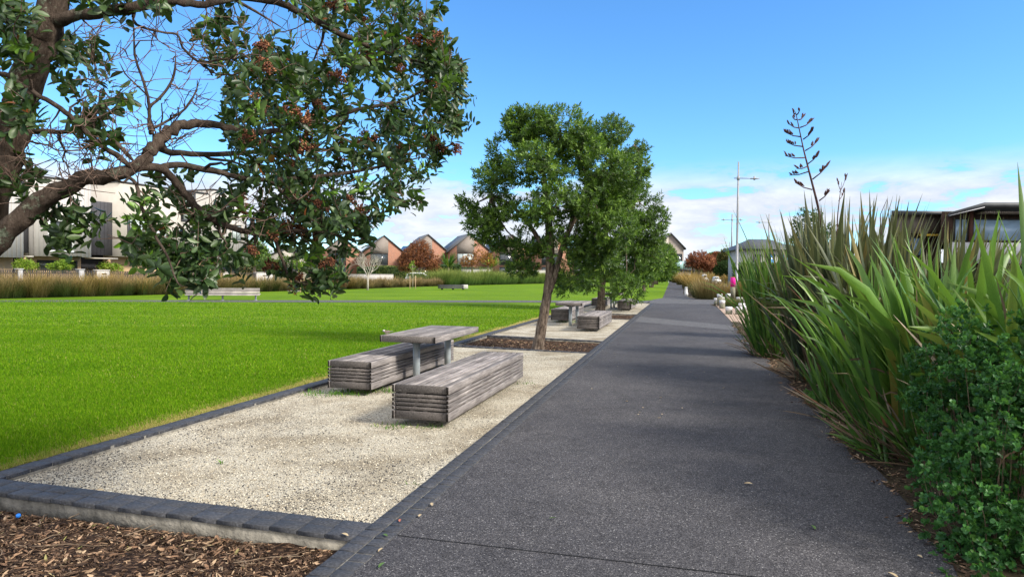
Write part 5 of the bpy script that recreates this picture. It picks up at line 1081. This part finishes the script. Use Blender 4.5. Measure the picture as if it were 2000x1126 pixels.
# garden fences, pillars and letterbox walls before the townhouses
M_FENCE = mottled('black_pickets', (.018, .018, .02), (.032, .032, .035), 2, .7, .2, 0); M_PILLAR = mottled('grey_pillar', (.30, .30, .31), (.38, .38, .39), 2, .9, .1, .1); M_WWALL = mottled('whitewashed_wall', (.40, .385, .375), (.48, .465, .455), 2, .9, .1, .1)
FO = -7.5
def fenceseg(a, b, yt, label, solid=False):
    ka, kb = onrow(a, 520, FO)[0], onrow(b, 520, FO)[0]; o = FQ+FB*FO+FD*ka; z = onrow((a+b)/2, yt, FO)[1]; L_ = kb-ka
    t = thing('picket_fence', label, 'fence', (o[0], o[1], 0), FRZ); mb = MB()
    n = max(2, int(L_/.14)); 
    for i in range(n): x = (i+.5)*L_/n; mb.box(x-.045, x+.045, -.015, .015, .0, z)
    mb.build('pickets', M_FENCE, t); mb = MB(); mb.box(0, L_, .016, .05, z-.25, z-.17); mb.box(0, L_, .016, .05, .2, .28); mb.build('rails', M_FENCE, t)
def pillar(a, b, yt, label, mat, name='pillar', cat='pillar', slot=False):
    ka, kb = onrow(a, 520, FO)[0], onrow(b, 520, FO)[0]; o = FQ+FB*(FO-.06)+FD*ka; z = onrow((a+b)/2, yt, FO)[1]
    t = thing(name, label, cat, (o[0], o[1], 0), FRZ); mb = MB(); mb.cbox(0, kb-ka, 0, .4, -.2, z-.08, .02); mb.build('shaft', mat, t); mb = MB(); mb.cbox(-.04, kb-ka+.04, -.04, .44, z-.08, z, .02); mb.build('cap', mat, t)
    if slot: mb = MB(); mb.box((kb-ka)*.35, (kb-ka)*.75, -.012, .0, z-.36, z-.26); mb.build('letter_slot', M_BLACK, t)
fenceseg(-190, 35, 526, 'black picket fence at the far left, up to the first grey pillar'); fenceseg(44, 154, 527, 'black picket fence between the two grey pillars'); fenceseg(164, 189, 528, 'short black picket fence piece between the second pillar and the letterbox wall')
fenceseg(214, 394, 530, 'long black picket fence below the cream townhouse'); fenceseg(402, 436, 531, 'black picket fence before the last townhouse'); fenceseg(449, 500, 532, 'black picket fence right of the second letterbox wall')
pillar(35, 44, 524, 'first grey pillar of the picket fence, far left', M_PILLAR); pillar(154, 164, 525, 'second grey pillar of the picket fence, below the ribbed townhouse', M_PILLAR); pillar(394, 402, 529, 'third grey pillar, below the cream townhouse edge', M_PILLAR)
pillar(189, 213, 526.5, 'white letterbox wall with a dark slot beside the ribbed townhouse', M_WWALL, 'letterbox_wall', 'wall', True); pillar(436, 448, 531, 'white letterbox wall before the last townhouse', M_WWALL, 'letterbox_wall', 'wall', True); pillar(501, 532, 531.5, 'wide white letterbox wall right of the townhouses', M_WWALL, 'letterbox_wall', 'wall', True)
# small house glimpsed behind the hanging branches
Y = 128; b = Wp(560, 540, Y); b[2] = 0; t = thing('low_house', 'low cream house with a dark roof glimpsed through the hanging branches', 'house', b, .1); zr = Wp(560, 486, Y)[2]; gable(t, 8, 9, zr-1.6, zr, M_LINTEL); window(t, -2.5, -.8, 1.0, 2.6, -.02, 2); window(t, .8, 2.5, 1.0, 2.6, -.02, 2)
# low walls and hedges in front of the brick row
def wall(a, b, yt, Y, label, mat, name='garden_wall'):
    x0, x1 = Wp(a, 530, Y)[0], Wp(b, 530, Y)[0]; z = Wp((a+b)/2, yt, Y)[2]; t = thing(name, label, 'wall', ((x0+x1)/2, Y, 0)); w = (x1-x0)/2
    mb = MB(); mb.box(-w, w, 0, .25, -.3, z-.08); mb.build('wall_body', mat, t); mb = MB(); mb.box(-w-.03, w+.03, -.03, .28, z-.08, z); mb.build('coping', mat, t)
wall(680, 768, 535, 124, 'pale garden wall below the clipped hedge and bare tree', M_WWALL); wall(896, 958, 525.5, 131, 'pale garden wall in front of the house with curtained windows', M_WWALL); wall(985, 1085, 527, 131, 'pale garden wall behind the trunk of the leaning evergreen', M_WWALL); wall(1306, 1349, 527, 183, 'pale wall under the bright clipped hedge', M_WWALL)
def hedge(a, b, yt, yb, Y, d, label, mat, n, ll=.22, name='clipped_hedge'):
    x0, x1 = Wp(a, 530, Y)[0], Wp(b, 530, Y)[0]; z1 = Wp((a+b)/2, yt, Y)[2]; z0 = 0.0; base = np.array([(x0+x1)/2, Y, 0]); t = thing(name, label, 'hedge', base)
    w = (x1-x0)/2; mb = MB(); mb.box(-w+.12, w-.12, .12, d-.12, z0-.0, z1-.14); mb.build('inner_twigs', M_HEDGE, t)
    P = np.stack([x0+(x1-x0)*rng.random(n), Y+d*rng.random(n), z0+(z1-z0)*rng.random(n)], 1); f = rng.integers(0, 5, n); f[f > 3] = 1
    P[f == 0, 2] = z1; P[f == 1, 1] = Y; P[f == 2, 0] = x0; P[f == 3, 0] = x1; D = rnd_unit(n)+np.array([0, -.3, .4]); lvs = MB(); leaves(lvs, P, D, rnd_unit(n)+np.array([0, -.6, .6]), ll*(.6+.6*rng.random(n)), ll*.5, rng.random(n), .1, simple=True)
    lvs.build('foliage', mat, t, origin=base)
M_HB = leafmat('bright_hedge_leaf', [(0, (.06, .13, .01)), (.5, (.16, .26, .02)), (1, (.34, .42, .05))], .5, .3, .2)
M_HM = leafmat('golden_green_hedge_leaf', [(0, (.02, .05, .012)), (.5, (.06, .12, .02)), (1, (.20, .22, .05))], .5, .3, .2)
hedge(735, 793, 520, 537, 126, 1.6, 'clipped hedge with golden highlights beside the parked car', M_HM, 4200); hedge(1313, 1348, 518, 528, 184, 2.5, 'bright yellow green clipped hedge at the end of the path', M_HB, 3000, .4)
hedge(697, 733, 522, 536, 126, 1.6, 'darker clipped hedge behind the bare tree', M_HEDGE, 2500); hedge(838, 898, 518, 534, 126, 2.0, 'dark loose hedge below the spiky palm', M_HEDGE, 4500, .3); hedge(898, 960, 522, 527, 132, 1, 'low hedge on the pale wall under the curtained window', M_HEDGE, 1200)
# planting bands at the far side of the lawn
def edgeband(name, px0, px1, h, dpt, label, mat, n, r=.55, wk=.00036, hv=.22, lean=.75, bend=1.5):
    mb = MB(); ex = [p[0] for p in lawn_edge_px]; ey = [p[1] for p in lawn_edge_px]
    for i in range(n):
        f = px0+(px1-px0)*rng.random(); b = G(f, np.interp(f, ex, ey)); d = unit(np.array([-.92, .39, 0])); b = b+d*(r*.6+dpt*rng.random())
        k = 150; s_ = h*(1+hv*rng.normal()); a = rng.random(k)*6.283; q = r*np.sqrt(rng.random(k)); P = b+np.stack([np.cos(a)*q, np.sin(a)*q, np.zeros(k)], 1); tone = rng.random()
        blades(mb, P, a+rng.standard_normal(k)*.4, .05+lean*rng.random(k), .4+bend*rng.random(k), s_*(.6+.6*rng.random(k)), max(.012, b[1]*wk)*(.6+.8*rng.random(k)), np.clip(tone*.6+.4*rng.random(k), 0, 1), seg=3, taper=1.2)
    return tag(mb.build(name, mat), label, 'grass', kind='stuff')
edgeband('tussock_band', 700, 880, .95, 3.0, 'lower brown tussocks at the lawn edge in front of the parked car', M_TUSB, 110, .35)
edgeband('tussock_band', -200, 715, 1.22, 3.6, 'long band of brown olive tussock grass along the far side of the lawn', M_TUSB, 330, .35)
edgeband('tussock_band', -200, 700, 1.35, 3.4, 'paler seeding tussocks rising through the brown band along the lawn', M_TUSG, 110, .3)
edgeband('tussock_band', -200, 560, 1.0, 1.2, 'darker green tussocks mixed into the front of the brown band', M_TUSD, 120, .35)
M_SEDGE = tusmat('green_sedge', (.03, .06, .015), (.09, .17, .035), (.24, .28, .07))
edgeband('sedge_band', 884, 1290, 1.75, 6.0, 'upright green sedge planting beyond the square far bench', M_SEDGE, 480, .9, .0004, .2, .5, .7)
hedge(1055, 1300, 533, 549, 172, 3, 'dark hedge across the far end of the lawn behind the evergreens', M_HEDGE, 9000, .5)
# ---- trees over there
M_RUS = leafmat('russet_leaf', [(0, (.07, .025, .015)), (.5, (.19, .075, .035)), (.85, (.32, .14, .055)), (1, (.40, .26, .08))], .7, .15, .2, (.4, .18, .05))
M_ORG = leafmat('orange_leaf', [(0, (.10, .05, .02)), (.5, (.26, .12, .035)), (.85, (.40, .22, .05)), (1, (.20, .22, .05))], .7, .15, .2, (.45, .25, .05))
M_RED = leafmat('red_leaf', [(0, (.07, .03, .02)), (.5, (.22, .08, .045)), (.85, (.36, .16, .08)), (1, (.16, .14, .05))], .7, .15, .2, (.4, .15, .05))
M_OLIV = leafmat('olive_leaf', [(0, (.03, .035, .012)), (.5, (.08, .085, .025)), (1, (.20, .15, .05))], .7, .15, .2, (.2, .2, .05))
M_PALEBARK = mottled('pale_bark', (.26, .23, .20), (.50, .46, .42), 6, .9, .1, .2)
tree('autumn_tree', 'round russet autumn tree in front of the second brick house', Wp(808, 545, 112)*np.array([1, 1, 0]), [[(808, 548, 4, 0), (808, 520, 3.5, 0), (812, 500, 2.5, 0)]], [(815, 500, 30, 24, 0), (800, 515, 24, 18, 0), (835, 512, 24, 20, 0), (820, 485, 20, 16, 0), (795, 520, 14, 10, 0), (845, 520, 14, 12, 0)], 112, 1700, 6, .24, .14, M_RUS, 'autumn trees along the far street', twign=60, tr0=.05, inner=.3)
tree('autumn_tree', 'small orange brown tree in front of the curtained windows', Wp(921, 545, 118)*np.array([1, 1, 0]), [[(922, 545, 2.5, 0), (922, 520, 2, 0), (924, 505, 1.5, 0)]], [(922, 508, 22, 11, 0), (935, 498, 14, 10, 0), (910, 512, 14, 8, 0)], 118, 420, 6, .20, .12, M_ORG, 'autumn trees along the far street', twign=40, tr0=.03, inner=.3)
tree('autumn_tree', 'thin orange yellow tree at the edge of the leaning evergreen crown', Wp(953, 545, 117)*np.array([1, 1, 0]), [[(953, 545, 2, 0), (953, 515, 1.6, 0)]], [(950, 504, 12, 11, 0), (958, 512, 9, 8, 0)], 117, 160, 6, .20, .12, M_ORG, 'autumn trees along the far street', twign=20, tr0=.03)
for i, (x, y, rx, ry, Y, mt, lb) in enumerate([(1366, 508, 24, 15, 150, M_RED, 'broad red brown autumn tree beyond the end of the path'), (1388, 515, 16, 14, 160, M_RED, 'smaller red autumn tree right of the broad one'), (1400, 503, 10, 10, 175, M_RED, 'dark red autumn tree above the parked cars'), (1425, 502, 20, 15, 140, M_OLIV, 'olive brown tree behind the nearest street lamp'), (1460, 504, 24, 12, 130, M_RUS, 'rust coloured tree in front of the hipped roof house'), (1390, 503, 9, 8, 210, M_CLEAF, 'small dark green tree on the skyline')]):
    tree('autumn_tree' if mt is not M_CLEAF else 'round_tree', lb, Wp(x, 545, Y)*np.array([1, 1, 0]), [[(x, 548, 3, 0), (x, y, 2, 0)]], [(x, y, rx, ry, 0), (x-rx*.5, y+ry*.3, rx*.6, ry*.7, 0), (x+rx*.5, y+ry*.35, rx*.6, ry*.7, 0)], Y, 900, 6, .36, .22, mt, 'autumn trees right of the path end' if mt is not M_CLEAF else None, twign=20, tr0=.06, inner=.3)
tree('round_tree', 'dark tree standing behind the last townhouse', Wp(497, 540, 112)*np.array([1, 1, 0]), [[(497, 545, 4, 0), (497, 500, 3, 0)]], [(497, 486, 20, 16, 0), (510, 500, 18, 16, 0), (490, 505, 16, 14, 0)], 112, 900, 6, .30, .16, M_CLEAF, None, twign=20, tr0=.08)
shrub('flowering_shrub', 'grey green shrub flecked with white flowers at the foot of the street lamps', pxblobs([(1417, 522, 17, 10, 0), (1408, 528, 12, 8, 0), (1428, 527, 12, 9, 0)], 120), 700, 6, .3, .14, M_SEDGE, nb=10, stem=.05, base=Wp(1417, 540, 120)*np.array([1, 1, 0]))
shrub('garden_shrub', 'leafy green shrub below the low cream house', pxblobs([(520, 517, 18, 12, 0), (535, 522, 16, 10, 0), (555, 515, 16, 14, 0), (590, 512, 22, 16, 0), (630, 518, 24, 14, 0)], 98), 1500, 6, .26, .13, M_HM, nb=10, stem=.05, base=Wp(560, 540, 98)*np.array([1, 1, 0]))
shrub('garden_shrub', 'bright green garden plants behind the first picket fence', pxblobs([(45, 517, 12, 7, 0), (55, 521, 14, 6, 0), (112, 521, 12, 6, 0), (128, 517, 9, 7, 0)], 52), 500, 6, .2, .06, M_HB, nb=8, stem=.02, base=Wp(85, 540, 52)*np.array([1, 1, 0]), inner=.1)
shrub('garden_shrub', 'bright green garden plants behind the letterbox wall', pxblobs([(205, 521, 9, 5, 0), (222, 524, 12, 5, 0)], 60), 300, 6, .2, .06, M_HB, nb=8, stem=.02, base=Wp(213, 540, 60)*np.array([1, 1, 0]), inner=.1)
# spiky palms
def palm(px, py, Y, R, label, mat, n=46):
    b = np.array([Wp(px, 540, Y)[0], Y, 0]); z = Wp(px, py, Y)[2]; t = thing('spiky_palm', label, 'palm', b, 0); mb = MB(); mb.cyl(0, 0, -.1, z, .22, .16, k=10); mb.build('trunk', M_TRUNK2, t)
    mb = MB(); P = np.tile([0, 0, z-.05], (n, 1)); blades(mb, P, rng.random(n)*6.283, .15+1.15*rng.random(n), .1+.5*rng.random(n), R*(.8+.35*rng.random(n)), .26+.1*rng.random(n), rng.random(n), seg=5, fold=.2, taper=1.1); mb.build('fronds', mat, t)
palm(876, 521, 122, 3.0, 'dark spiky palm in front of the third brick house', M_FLN); palm(960, 521, 126, 2.6, 'yellow green spiky palm left of the leaning evergreen trunk', M_HB)
# bare tree and staked saplings at the lawn edge
def baretree(px, base, top, spread, label, mat):
    b = G(px, base); z1 = Wp(px, top, b[1])[2]; t = thing('bare_tree', label, 'tree', b); mb = MB(); br_ = MB()
    mb.tube([(0, 0, -.1), (.02, 0, z1*.18), (0, .02, z1*.36)], [.11, .085, .07], 10)
    def grow(p, d, L_, r, lv_):
        q = p+d*L_; mid = (p+q)/2+rng.standard_normal(3)*L_*.06; br_.tube([p, mid, q], [r, r*.8, r*.6], 5, cap=False)
        if lv_ == 0: return
        for k in range(rng.integers(2, 4)+(1 if lv_ > 3 else 0)):
            nd = unit(d+rng.standard_normal(3)*.42+np.array([0, 0, .22])); grow(q if k else mid+(q-mid)*.6, nd, L_*rng.uniform(.62, .85), r*.62, lv_-1)
    for k in range(6):
        a = k*1.05+rng.random()*.5; grow(np.array([0, .02, z1*(.24+.02*k)]), unit(np.array([math.cos(a)*spread, math.sin(a)*spread, 1])), z1*.20, .045, 4)
    mb.build('trunk', mat, t); br_.build('branches', mat, t)
baretree(718, 566, 480, .55, 'leafless pale tree standing at the lawn edge before the left brick house', M_PALEBARK)
def sapling(px, base, top, label, Y=None):
    b = G(px, base); z1 = Wp(px, top, b[1])[2]; t = thing('staked_sapling', label, 'sapling', b); mb = MB(); mb.tube([(0, 0, -.1), (.02, 0, z1*.5), (0, 0, z1)], [.03, .025, .012], 6)
    for k in range(7): a = rng.random()*6.28; mb.tube([(0, 0, z1*.7), (math.cos(a)*.3, math.sin(a)*.3, z1*(.85+.15*rng.random()))], [.012, .006], 4, cap=False)
    mb.build('trunk', M_PALEBARK, t); cm, _ = crown([((0, 0, z1*.9), (.35, .35, z1*.16))], 40, 5, .14, .07); cm.build('crown', M_HB, t)
    for sx_ in (-.28, .28): mb = MB(); mb.cbox(sx_-.03, sx_+.03, -.03, .03, -.1, 1.35, .004); mb.build('stake', M_PEACH, t)
sapling(806, 564, 515, 'young sapling between two pale stakes at the lawn edge before the parked car')
sapling(580, 570.5, 512, 'slim sapling with stakes at the lawn edge under the hanging branches')
# parked car
def car(px0, px1, Y, label, body, ztop=1.5, flip=1):
    x0, x1 = Wp(px0, 540, Y)[0], Wp(px1, 540, Y)[0]; L_ = x1-x0; t = thing('parked_car', label, 'car', ((x0+x1)/2, Y, 0), 0); s = L_/4.4
    prof = [(-2.18, .35), (2.12, .35), (2.2, .55), (2.15, .78), (1.2, .98), (-2.05, 1.0), (-2.2, .8)]
    mb = MB(); mb.yprism([(x*s*flip, z*ztop/1.5) for x, z in (prof if flip > 0 else prof[::-1])], 0, 1.75); mb.build('body', body, t)
    cab = [(1.25, .97), (.45, 1.46), (-1.2, 1.5), (-1.95, 1.30), (-2.08, .98)]
    mb = MB(); mb.yprism([(x*s*flip, z*ztop/1.5) for x, z in (cab[::-1] if flip < 0 else cab)][::-1], .12, 1.63); mb.build('cabin', body, t)
    for a, b_, c_, d_ in ((.02, .42, .02, 1.02), (-1.0, -.08, -1.0, -.08), (-1.85, -1.1, -1.75, -1.1)):
        q = MB(); q.yprism([(x*s*flip, z*ztop/1.5) for x, z in ((c_, 1.04), (d_, 1.04), (b_, 1.39), (a, 1.39))], .095, .118); q.build('side_window', M_GLASS, t)
    for x in (-1.35, 1.35):
        q = MB(); q.tube([(x*s, -.02, .31), (x*s, .2, .31)], [.31, .31], 18); w_ = q.build('wheel', M_BLACK, t); q = MB(); q.tube([(x*s, -.035, .31), (x*s, -.02, .31)], [.19, .19], 14); q.build('hub', M_LAMP, w_)
    for nm, x, mt in (('headlight', 2.0, M_LENS), ('tail_light', -2.12, M_BRICK)):
        q = MB(); q.box((x-.12)*s, (x+.1)*s, -.01, .2, .66, .82); q.build(nm, mt, t)
M_CARW = mottled('white_car_paint', (.72, .73, .75), (.78, .78, .80), 1, .25, .6, 0)
car(791, 849, 93, 'white hatchback parked beyond the tussock grass, facing right', M_CARW, 1.68)
car(1374, 1384, 135, 'small silver car parked under the red autumn trees', M_CARW, 1.9); car(1396, 1409, 128, 'white car roof just showing left of the flowering shrub', M_CARW, 1.5)
# far benches on the lawn
def farbench(pa, pb, yt, ybs, yg, label):
    a = G(pa, yg); b = G(pb, yg); d = unit(b-a); L_ = np.linalg.norm(b-a); t = thing('slatted_lawn_bench', label, 'bench', a, math.atan2(d[1], d[0])); zt = Wp((pa+pb)/2, yt, (a+b)[1]/2)[2]; zb = Wp((pa+pb)/2, ybs, (a+b)[1]/2)[2]
    mb = MB(); n = 5; h = (zt-zb)/n
    for i in range(n): mb.cbox(0, L_, .12-.03*i*(i > 0)-.04, .16-.03*i*(i > 0), zb+h*(n-1-i)+.012, zb+h*(n-i)-.012, .006, rnd=rng.random())
    mb.build('backrest', M_LINT2, t); mb = MB()
    for i in range(5): mb.cbox(0, L_, .20+i*.09, .275+i*.09, zb+.06, zb+.10, .006, rnd=rng.random())
    mb.build('seat', M_LINT2, t)
    for f in (.04, .49, .94):
        x = L_*f; q = MB(); q.cbox(x-.05, x+.05, .10, .55, zb-.02, zb+.05, .008); q.tube([(x, .22, -.02), (x, .26, zb)], [.05, .045], 8); q.tube([(x, .22, -.02), (x, .22, .02)], [.10, .10], 10); q.build('leg', M_STEEL, t)
M_LINT2 = woodmat('pale_weathered_timber', math.pi/2, (.30, .28, .27), (.58, .55, .53))
farbench(361, 507, 562, 577.2, 586.6, 'long pale slatted bench with a backrest on the lawn, under the hanging leaves')
b = G(858, 565.5); e = G(914, 565.5); L_ = np.linalg.norm(e-b); t = thing('block_bench', 'low grey box bench with a pale end standing on the far lawn', 'bench', b, math.atan2((e-b)[1], (e-b)[0])); zt = Wp(886, 556, b[1])[2]
mb = MB(); 
for i in range(4): mb.cbox(0, L_*.84, 0, .55, .12+i*(zt-.12)/4, .12+(i+1)*(zt-.12)/4-.02, .01, rnd=rng.random())
mb.build('slatted_body', M_GCLAD, t); mb = MB(); mb.cbox(L_*.842, L_, -.01, .56, .11, zt, .01); mb.build('end_block', M_WWALL, t)
for f in (.12, .5, .86): mb = MB(); mb.box(L_*f-.06, L_*f+.06, .1, .4, -.02, .12); mb.build('leg', M_BLACK, t)
mb = MB(); mb.cbox(0, .9, 0, .5, 0, .08, .01); o = mb.build('stone_slab', M_CONC); o.location = Vector(G(561, 569)); tag(o, 'flat pale slab lying at the lawn edge left of the slim sapling', 'slab')
mb = MB(); mb.cyl(0, 0, -.1, 1.5, .07, k=10); mb.tube([(0, 0, 1.5), (0, 0, 1.56)], [.085, .06], 10); o = mb.build('marker_stake', M_PWHITE); o.location = Vector(G(1305.5, 552)*np.array([1, 1, 0])); tag(o, 'white stake at the left side of the path end', 'stake')
# ---- dark building at the right and hipped house
m = Mat('brown_boards', .85, .2); c = m.coord(scale=(5, 5, .4)); M_BRBOARD = m.col(m.ramp(m.noise(2, 4, .6, c), [(.3, (.035, .022, .018)), (.7, (.075, .045, .035))])).m
m = Mat('grey_timber_boards', .85, .2); c = m.coord(scale=(5, 5, .4)); M_GRBOARD = m.col(m.ramp(m.noise(2, 4, .6, c), [(.3, (.10, .085, .075)), (.7, (.22, .19, .17))])).m
M_PANEL = mottled('pale_grey_panel', (.52, .52, .56), (.60, .60, .64), 1, .8, .2, 0)
Y = 36.0; X = lambda px, y=500: Wp(px, y, Y)[0]; Z = lambda px, y: Wp(px, y, Y)[2]
ox = X(1836); t = thing('dark_building', 'dark brown two storey building with wide windows coloured as reflected sky at the right edge', 'building', (ox, Y, 0)); xc = X(1890)-ox; xr = X(2260)-ox
mb = MB(); mb.box(.05, xr, 0, 10, Z(1900, 472), Z(1940, 414)); mb.build('upper_wall', M_BRBOARD, t)
mb = MB(); mb.box(.1, xr, .35, 10, -.3, Z(1900, 513)); mb.build('lower_wall', M_BRBOARD, t)
mb = MB(); mb.box(X(1852)-ox, xr, -.12, 9.9, Z(1900, 513), Z(1900, 473)-.005); mb.build('spandrel_panel', M_PANEL, t)
zl, zc, zrr = Z(1836, 424), Z(1889, 408), Z(2000, 403); mb = MB()
pts = [(-.3, zl), (xc, zc), (xr+.5, zc+.05), (xr+.5, zc+.30), (xc, zc+.22), (-.3, zl+.14)]; mb.yprism(pts, -1.2, 11); mb.build('roof', M_ROOF, t)
mb = MB(); mb.yprism([(-.3, zl-.03), (xc, zc-.03), (xc, zc-.004), (-.3, zl-.004)], -1.215, -1.17); mb.build('soffit_edge', M_PANEL, t)
window(t, X(1860)-ox, X(1888)-ox, Z(1875, 472)+.02, Z(1875, 426), -.03, 2, M_SKYG); window(t, X(1896)-ox, X(2002)-ox, Z(1940, 472)+.02, Z(1940, 427), -.03, 1, M_SKYG); window(t, X(2006)-ox, X(2110)-ox, Z(1940, 472)+.02, Z(1940, 427), -.03, 1, M_SKYG)
mb = MB(); mb.box(X(1889)-ox, X(1895)-ox, -.18, 0, Z(1890, 473), Z(1890, 412)); mb.build('corner_post', mottled('red_brown_post', (.08, .035, .028), (.11, .05, .04), 2, .8, .2, 0), t)
n = 26; mb = MB()
for i in range(n): x = X(1900)-ox+i*(X(2000)-X(1900))/n; mb.box(x, x+.07, -.9, -.05, Z(1900, 419), Z(1900, 415))
mb.build('rafter_ends', M_GRBOARD, t)
mb = MB(); Y2 = 38.5; X2 = lambda px: Wp(px, 500, Y2)[0]; Z2 = lambda y: Wp(1790, y, Y2)[2]; ox2 = X2(1738); t = thing('timber_annex', 'grey timber clad annex with a flat dark roof, left of the brown building', 'building', (ox2, Y2, 0)); w = X2(1838)-ox2
mb.box(0, w, 0, 8, Z2(455), Z2(420)); mb.build('upper_wall', M_GRBOARD, t); mb = MB(); mb.box(-.3, w+.3, -.6, 8.3, Z2(420)+.002, Z2(413.5)); mb.build('roof', M_ROOF, t); mb = MB(); mb.box(.2, w, .4, 8, -.3, Z2(455)-.002); mb.build('lower_wall', M_BRBOARD, t); window(t, .4, 1.9, Z2(500), Z2(462), .36, 2, M_SKYG); 
mb = MB(); mb.box(1.6, w, -.25, 0, Z2(461), Z2(457)); mb.build('yellow_sign_band', mottled('yellow_band', (.6, .42, .05), (.7, .5, .08), 2, .7, .2, 0), t)
Y = 88.0; b = np.array([Wp(1453, 540, Y)[0], Y, 0]); zE = Wp(1453, 484.5, Y)[2]; zR = Wp(1480, 471, Y)[2]; t = thing('hipped_house', 'white house with a dark hipped roof behind the rust coloured tree', 'house', b); w = Wp(1560, 500, Y)[0]-b[0]
mb = MB(); mb.box(.6, w-.6, .6, 8.4, -.3, zE); mb.build('wall', M_WCLAD, t); mb = MB(); V = [(0, 0, zE), (w, 0, zE), (w, 9, zE), (0, 9, zE), (2.1, 4.5, zR+.5), (w-2.1, 4.5, zR+.5), (0, 0, zE-.18), (w, 0, zE-.18), (w, 9, zE-.18), (0, 9, zE-.18)]
mb.add(V, [np.array([(0, 1, 5, 4), (2, 3, 4, 5), (9, 8, 7, 6), (6, 7, 1, 0), (7, 8, 2, 1), (8, 9, 3, 2), (9, 6, 0, 3)]), np.array([(3, 0, 4), (1, 2, 5)])]); mb.build('roof', M_ROOF, t)
M_BLUEW = glassmat('blue_window_glass', (.06, .22, .55)); window(t, 1.3, 2.3, 2.8, 4.4, .56, 2, M_GLASS); window(t, 2.9, 4.1, 2.6, 4.5, .56, 2, M_BLUEW); window(t, 5.0, 6.2, 2.6, 4.5, .56, 2, M_BLUEW)
for nm in ('dark_building', 'timber_annex'):         # skewed plan: side walls sheared along the view so they stay hidden
    for ch in bpy.data.objects[nm].children_recursive:
        if ch.data.get('skewed'): continue
        ch.data['skewed'] = 1
        for v in ch.data.vertices: v.co.x += .60*max(0, v.co.y)
# turquoise play item half hidden at the right
mb = MB(); mb.blob((0, 0, 0), (.30, .30, .13), 8, 14); o = mb.build('play_seat', mottled('turquoise_plastic', (.01, .36, .55), (.02, .46, .68), 4, .35, .5, 0), smooth=True); o.location = Vector(Wp(1990, 563, 16)); tag(o, 'turquoise plastic play seat glimpsed between the flax leaves at the right edge', 'play seat')
pl = MB(); pl.tube([(0, 0, 0), (0, 0, o.location.z-.10)], [.06, .06], 10); p_ = pl.build('support', M_STEEL, None); p_.parent = o; p_.location = (0, 0, -o.location.z)
# ---- distance
mb = MB(); n = 50000; x = -190+560*rng.random(n); P = np.stack([x, 330+25*rng.random(n), rng.random(n)*(4.2+1.6*np.sin(x*.09)+1.2*np.sin(x*.31+1)+.7*np.sin(x*.9))], 1)
leaves(mb, P, rnd_unit(n)+np.array([0, 0, .5]), rnd_unit(n)+np.array([0, -.7, .5]), 1.3*(.6+.8*rng.random(n)), .9, rng.random(n), .1, simple=True)
tag(mb.build('distant_trees', leafmat('distant_leaf', [(0, (.02, .03, .015)), (.5, (.05, .065, .03)), (.85, (.09, .09, .04)), (1, (.16, .09, .05))], .8, .1, 0)), 'far belt of dull green trees along the horizon', 'trees', kind='stuff')
mb = MB(); nx = 60; V = []
for i in range(nx+1):
    x = -500+1400*i/nx; h = 9+6*math.sin(i*.37)+4*math.sin(i*.9+1); h = h+14*math.exp(-((x-300)/70)**2)
    V += [(x, 760, -1), (x, 800, h*.75), (x, 860, h), (x, 1000, -1)]
F = [(i*4+j, i*4+4+j, i*4+5+j, i*4+1+j) for i in range(nx) for j in range(3)]; mb.add(V, np.array(F)); o = mb.build('hill', mottled('hazy_hill', (.05, .08, .05), (.10, .11, .08), .03, .95, .1, 0), smooth=True); o['kind'] = 'structure'

hedge(1449, 1575, 516, 535, 80, 3, 'dark loose hedge in front of the hipped roof house', M_HEDGE, 5200, .35)
